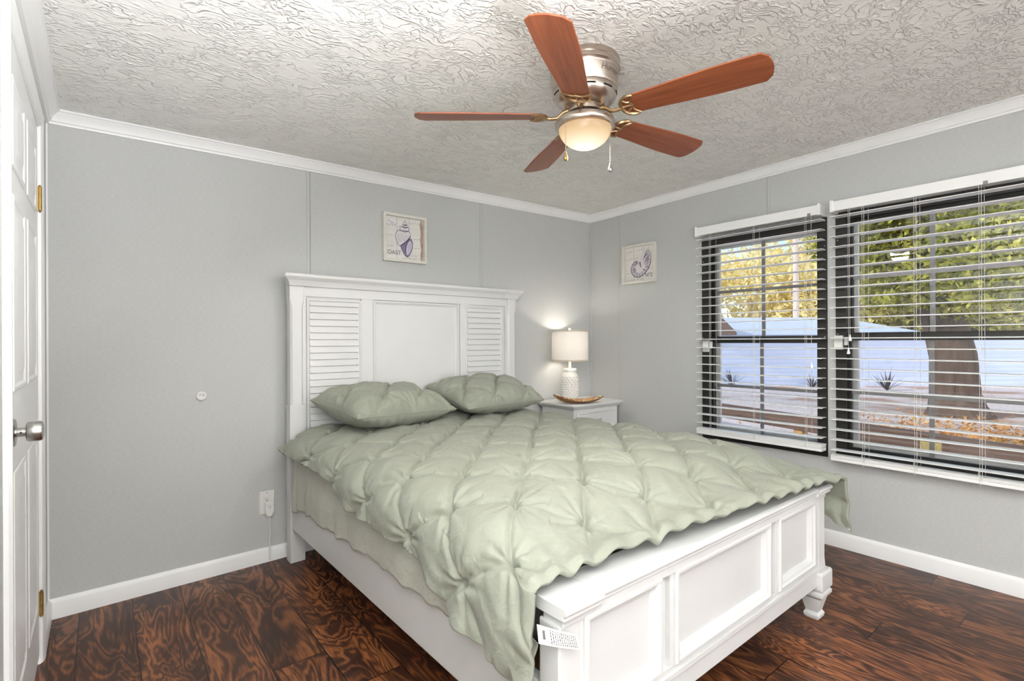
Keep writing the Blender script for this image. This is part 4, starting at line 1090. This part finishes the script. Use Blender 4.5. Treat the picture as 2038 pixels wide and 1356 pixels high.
Lm = {'green': leaf_mat('oak_leaf', [(44, 50, 28), (132, 140, 60), (206, 206, 100), (246, 236, 150)]), 'gold': leaf_mat('gold_leaf', [(206, 192, 116), (238, 224, 152), (250, 240, 192), (255, 252, 232)]), 'pale': leaf_mat('pale_twig_leaf', [(176, 164, 130), (222, 206, 150), (238, 228, 196), (250, 246, 236)]), 'olive': leaf_mat('olive_leaf', [(96, 100, 60), (150, 150, 76), (206, 194, 104), (244, 226, 140)])}
def foliage(blobs, n, size, seed):
    r = np.random.default_rng(seed); per = [int(n * b_[3] ** 2 / sum(q[3] ** 2 for q in blobs)) for b_ in blobs]; C_ = []
    for (x, y, z, rad, sq), k_ in zip(blobs, per):
        p = r.normal(size=(k_, 3)); p /= np.linalg.norm(p, axis=1, keepdims=True); p *= (r.random((k_, 1)) ** .45) * rad; p[:, 2] *= sq
        C_.append(p + np.array([x, y, z]))
    C_ = np.concatenate(C_); k_ = len(C_)
    a = r.normal(size=(k_, 3)); a /= np.linalg.norm(a, axis=1, keepdims=True); bb = np.cross(a, r.normal(size=(k_, 3))); bb /= np.linalg.norm(bb, axis=1, keepdims=True)
    s_ = size * (.6 + .8 * r.random((k_, 1)))
    V = np.stack([C_ - a * s_, C_ + bb * s_ * .45, C_ + a * s_, C_ - bb * s_ * .45], 1).reshape(-1, 3)
    F = np.arange(k_ * 4).reshape(-1, 4)
    me = bpy.data.meshes.new('foliage'); me.from_pydata(V.tolist(), [], F.tolist()); me.update(); return me
def tree(name, label, cat, loc, trunk_pts, trunk_r, blobs, n, size, lm, tm, seed, group=None, branches=()):
    t = tag(empty(name, loc), label, cat, group)
    b = MB(); b.tube(trunk_pts, trunk_r, 18)
    for pts, r_ in branches: b.tube(pts, r_, 10)
    b.build('trunk', tm, t, smooth=60)
    if blobs:
        me = foliage(blobs, n, size, seed); me.materials.append(Lm[lm]); f = bpy.data.objects.new('foliage', me); COL.objects.link(f); f.parent = t
    return t
tree('oak_tree', 'big oak with thick brown trunk in the yard outside the wider window', 'tree', (14.55, .36, GZ), [(0, 0, -.05), (-.02, .02, .22), (-.06, .05, .6), (-.1, .08, 1.6), (-.25, .25, 2.6), (-.6, .6, 3.6), (-1.0, 1.0, 5), (-1.3, 1.5, 8)], [.78, .62, .54, .50, .47, .42, .34, .2],
     [(-1.2, .9, 5.2, 2.2, .6), (-.6, -1.2, 4.6, 1.7, .7), (-2.4, 1.6, 5.8, 1.8, .6), (.4, .2, 6.4, 2.4, .7), (-1.9, -.6, 4.0, 1.4, .7), (.2, 2.2, 5.0, 1.6, .6), (-1.0, -2.4, 5.0, 1.7, .7), (-.2, -.9, 3.4, .9, .7), (-1.6, 1.5, 3.9, 1.1, .6), (-1.9, -1.0, 3.3, 1.0, .6), (-1.5, .8, 3.3, 1.0, .55), (-.9, -.3, 2.9, .7, .6), (.6, -2.6, 3.3, 1.0, .6)], 30000, .095, 'green', bark, 3,
     branches=(([(-.25, .25, 2.5), (.3, 1.2, 4.2), (.7, 2.4, 5.4)], [.24, .16, .06]), ([(-.2, .2, 2.3), (-.4, -1.0, 4.0), (-.6, -2.4, 5.0)], [.22, .14, .05]), ([(-.6, .6, 3.5), (-1.8, .4, 4.4), (-2.6, .2, 4.9)], [.2, .12, .05])))
tree('slender_tree', 'slim pale-barked tree behind the oak at the right', 'tree', (35.9, 2.97, GZ), [(0, 0, 0), (0, .02, 2), (.05, .0, 4), (.1, .1, 7)], [.26, .24, .2, .1], [(0, 0, 6.2, 1.9, .8), (.5, -.8, 5.2, 1.4, .8)], 2600, .15, 'olive', pbark, 5, 'trees beyond the shed')
tree('utility_pole', 'tall pale pole rising behind the shed roof, seen through the smaller window', 'pole', (24.35, 8.42, GZ), [(0, 0, 0), (0, 0, 4), (0, 0, 8.6)], [.15, .14, .12], None, 0, 0, None, pbark, 1)
far = [  # x, y, crown height, radius, leaf kind
    (25.0, 15.5, 4.2, 3.0, 'pale'), (28.5, 12.8, 5.0, 3.2, 'gold'), (32.0, 13.5, 6.5, 3.4, 'pale'), (29.5, 9.6, 4.2, 2.6, 'gold'), (33.5, 10.6, 6.2, 3.2, 'gold'), (36.0, 8.4, 5.0, 3.4, 'gold'), (31.5, 7.0, 3.2, 2.4, 'olive'), (34.0, 4.6, 4.8, 3.4, 'olive'), (37.0, 2.0, 5.0, 3.6, 'green'), (33.0, .8, 3.6, 2.8, 'olive'), (35.0, -2.0, 5.0, 3.8, 'green')]
names = {'pale': 'nearly bare pale tree', 'gold': 'golden yellow autumn tree', 'olive': 'olive green tree', 'green': 'dark green tree'}
where = ['at the far left of the tree line', 'left of the pole, seen in the smaller window', 'tall, behind its neighbours at the left', 'right behind the shed roof beside the pole', 'right of the pole', 'at the left edge of the wider window', 'low behind the hip of the shed roof', 'behind the middle of the wider window', 'behind the oak trunk', 'low to the right of the oak trunk', 'at the far right of the tree line']
for i, (x, y, ch, rad, kd) in enumerate(far):
    r = random.Random(i); bl_ = [(r.uniform(-1, 1) * rad * .5, r.uniform(-1, 1) * rad * .5, ch + r.uniform(-.5, .5) * rad, rad * r.uniform(.5, .8), .9) for q in range(5)]
    bl_.append((0, 0, ch * .55, rad * .7, .8))
    tree('background_tree', names[kd] + ' ' + where[i], 'tree', (x, y, GZ), [(0, 0, 0), (.1, 0, ch * .5), (.1, .1, ch + rad * .6)], [.26, .2, .05], bl_, 3400 if kd != 'pale' else 2000, .19, kd, bark if kd in ('green', 'olive') else pbark, 60 + i, 'trees beyond the shed')
# leaf litter and grass by the oak
r = np.random.default_rng(4); k_ = 3800
px_ = 10.6 + r.normal(size=k_) * 1.5; py_ = -1.4 + r.normal(size=k_) * 1.5; pz_ = GZ + .03 + .10 * r.random(k_)
C_ = np.stack([px_, py_, pz_], 1); a = r.normal(size=(k_, 3)) * np.array([1, 1, .6]); a /= np.linalg.norm(a, axis=1, keepdims=True); bb = np.cross(a, np.array([.1, .2, 1.])); bb /= np.linalg.norm(bb, axis=1, keepdims=True); s_ = .06 * (.6 + .8 * r.random((k_, 1)))
V = np.stack([C_ - a * s_, C_ + bb * s_ * .5, C_ + a * s_, C_ - bb * s_ * .5], 1).reshape(-1, 3)
me = bpy.data.meshes.new('leaf_litter'); me.from_pydata(V.tolist(), [], np.arange(k_ * 4).reshape(-1, 4).tolist()); me.update(); me.materials.append(leaf_mat('fallen_leaf', [(120, 112, 50), (180, 150, 84), (206, 150, 96), (222, 196, 130)], .2))
ll = bpy.data.objects.new('leaf_litter', me); COL.objects.link(ll); tag(ll, 'fallen leaves and grass on the ground below the oak', 'leaf litter', kind='stuff')
def yucca(loc, n, L, label, droop=0, m=None):
    t = MB(); r = random.Random(int(loc[0] * 100))
    for i in range(n):
        a = r.uniform(0, 2 * PI); e = r.uniform(.35, 1.35) - droop; l_ = L * r.uniform(.7, 1.1)
        d = Vector((math.cos(a) * math.cos(e), math.sin(a) * math.cos(e), math.sin(e))); sd_ = Vector((-math.sin(a), math.cos(a), 0)) * .025
        mid = d * l_ * .5 + Vector((0, 0, .03)); tip = d * l_ - Vector((0, 0, .05)); up_ = Vector((0, 0, .012))
        t.add([-sd_, sd_, mid + sd_, mid - sd_, tip, mid + up_], [(0, 1, 2, 5, 3), (3, 5, 4), (5, 2, 4), (0, 3, 2, 1), (3, 4, 2)])
    o = t.build('yucca_plant', m); o.location = loc
    return tag(o, label, 'plant', 'spiky plants along the shed wall')
ym = mat('yucca_leaf', (84, 80, 88), .7, noise=((5, 5, 5), .2, 2))
yucca((18.35, 8.6, GZ), 26, .95, 'spiky plant at the left end of the shed wall, in the smaller window', 0, ym)
yucca((20.35, 6.15, GZ), 22, .75, 'spiky plant at the shed wall right of the glazing bar in the smaller window', .2, ym)
yucca((21.3, 3.75, GZ), 30, .95, 'dry drooping plant at the shed wall in the wider window', -.1, ym)
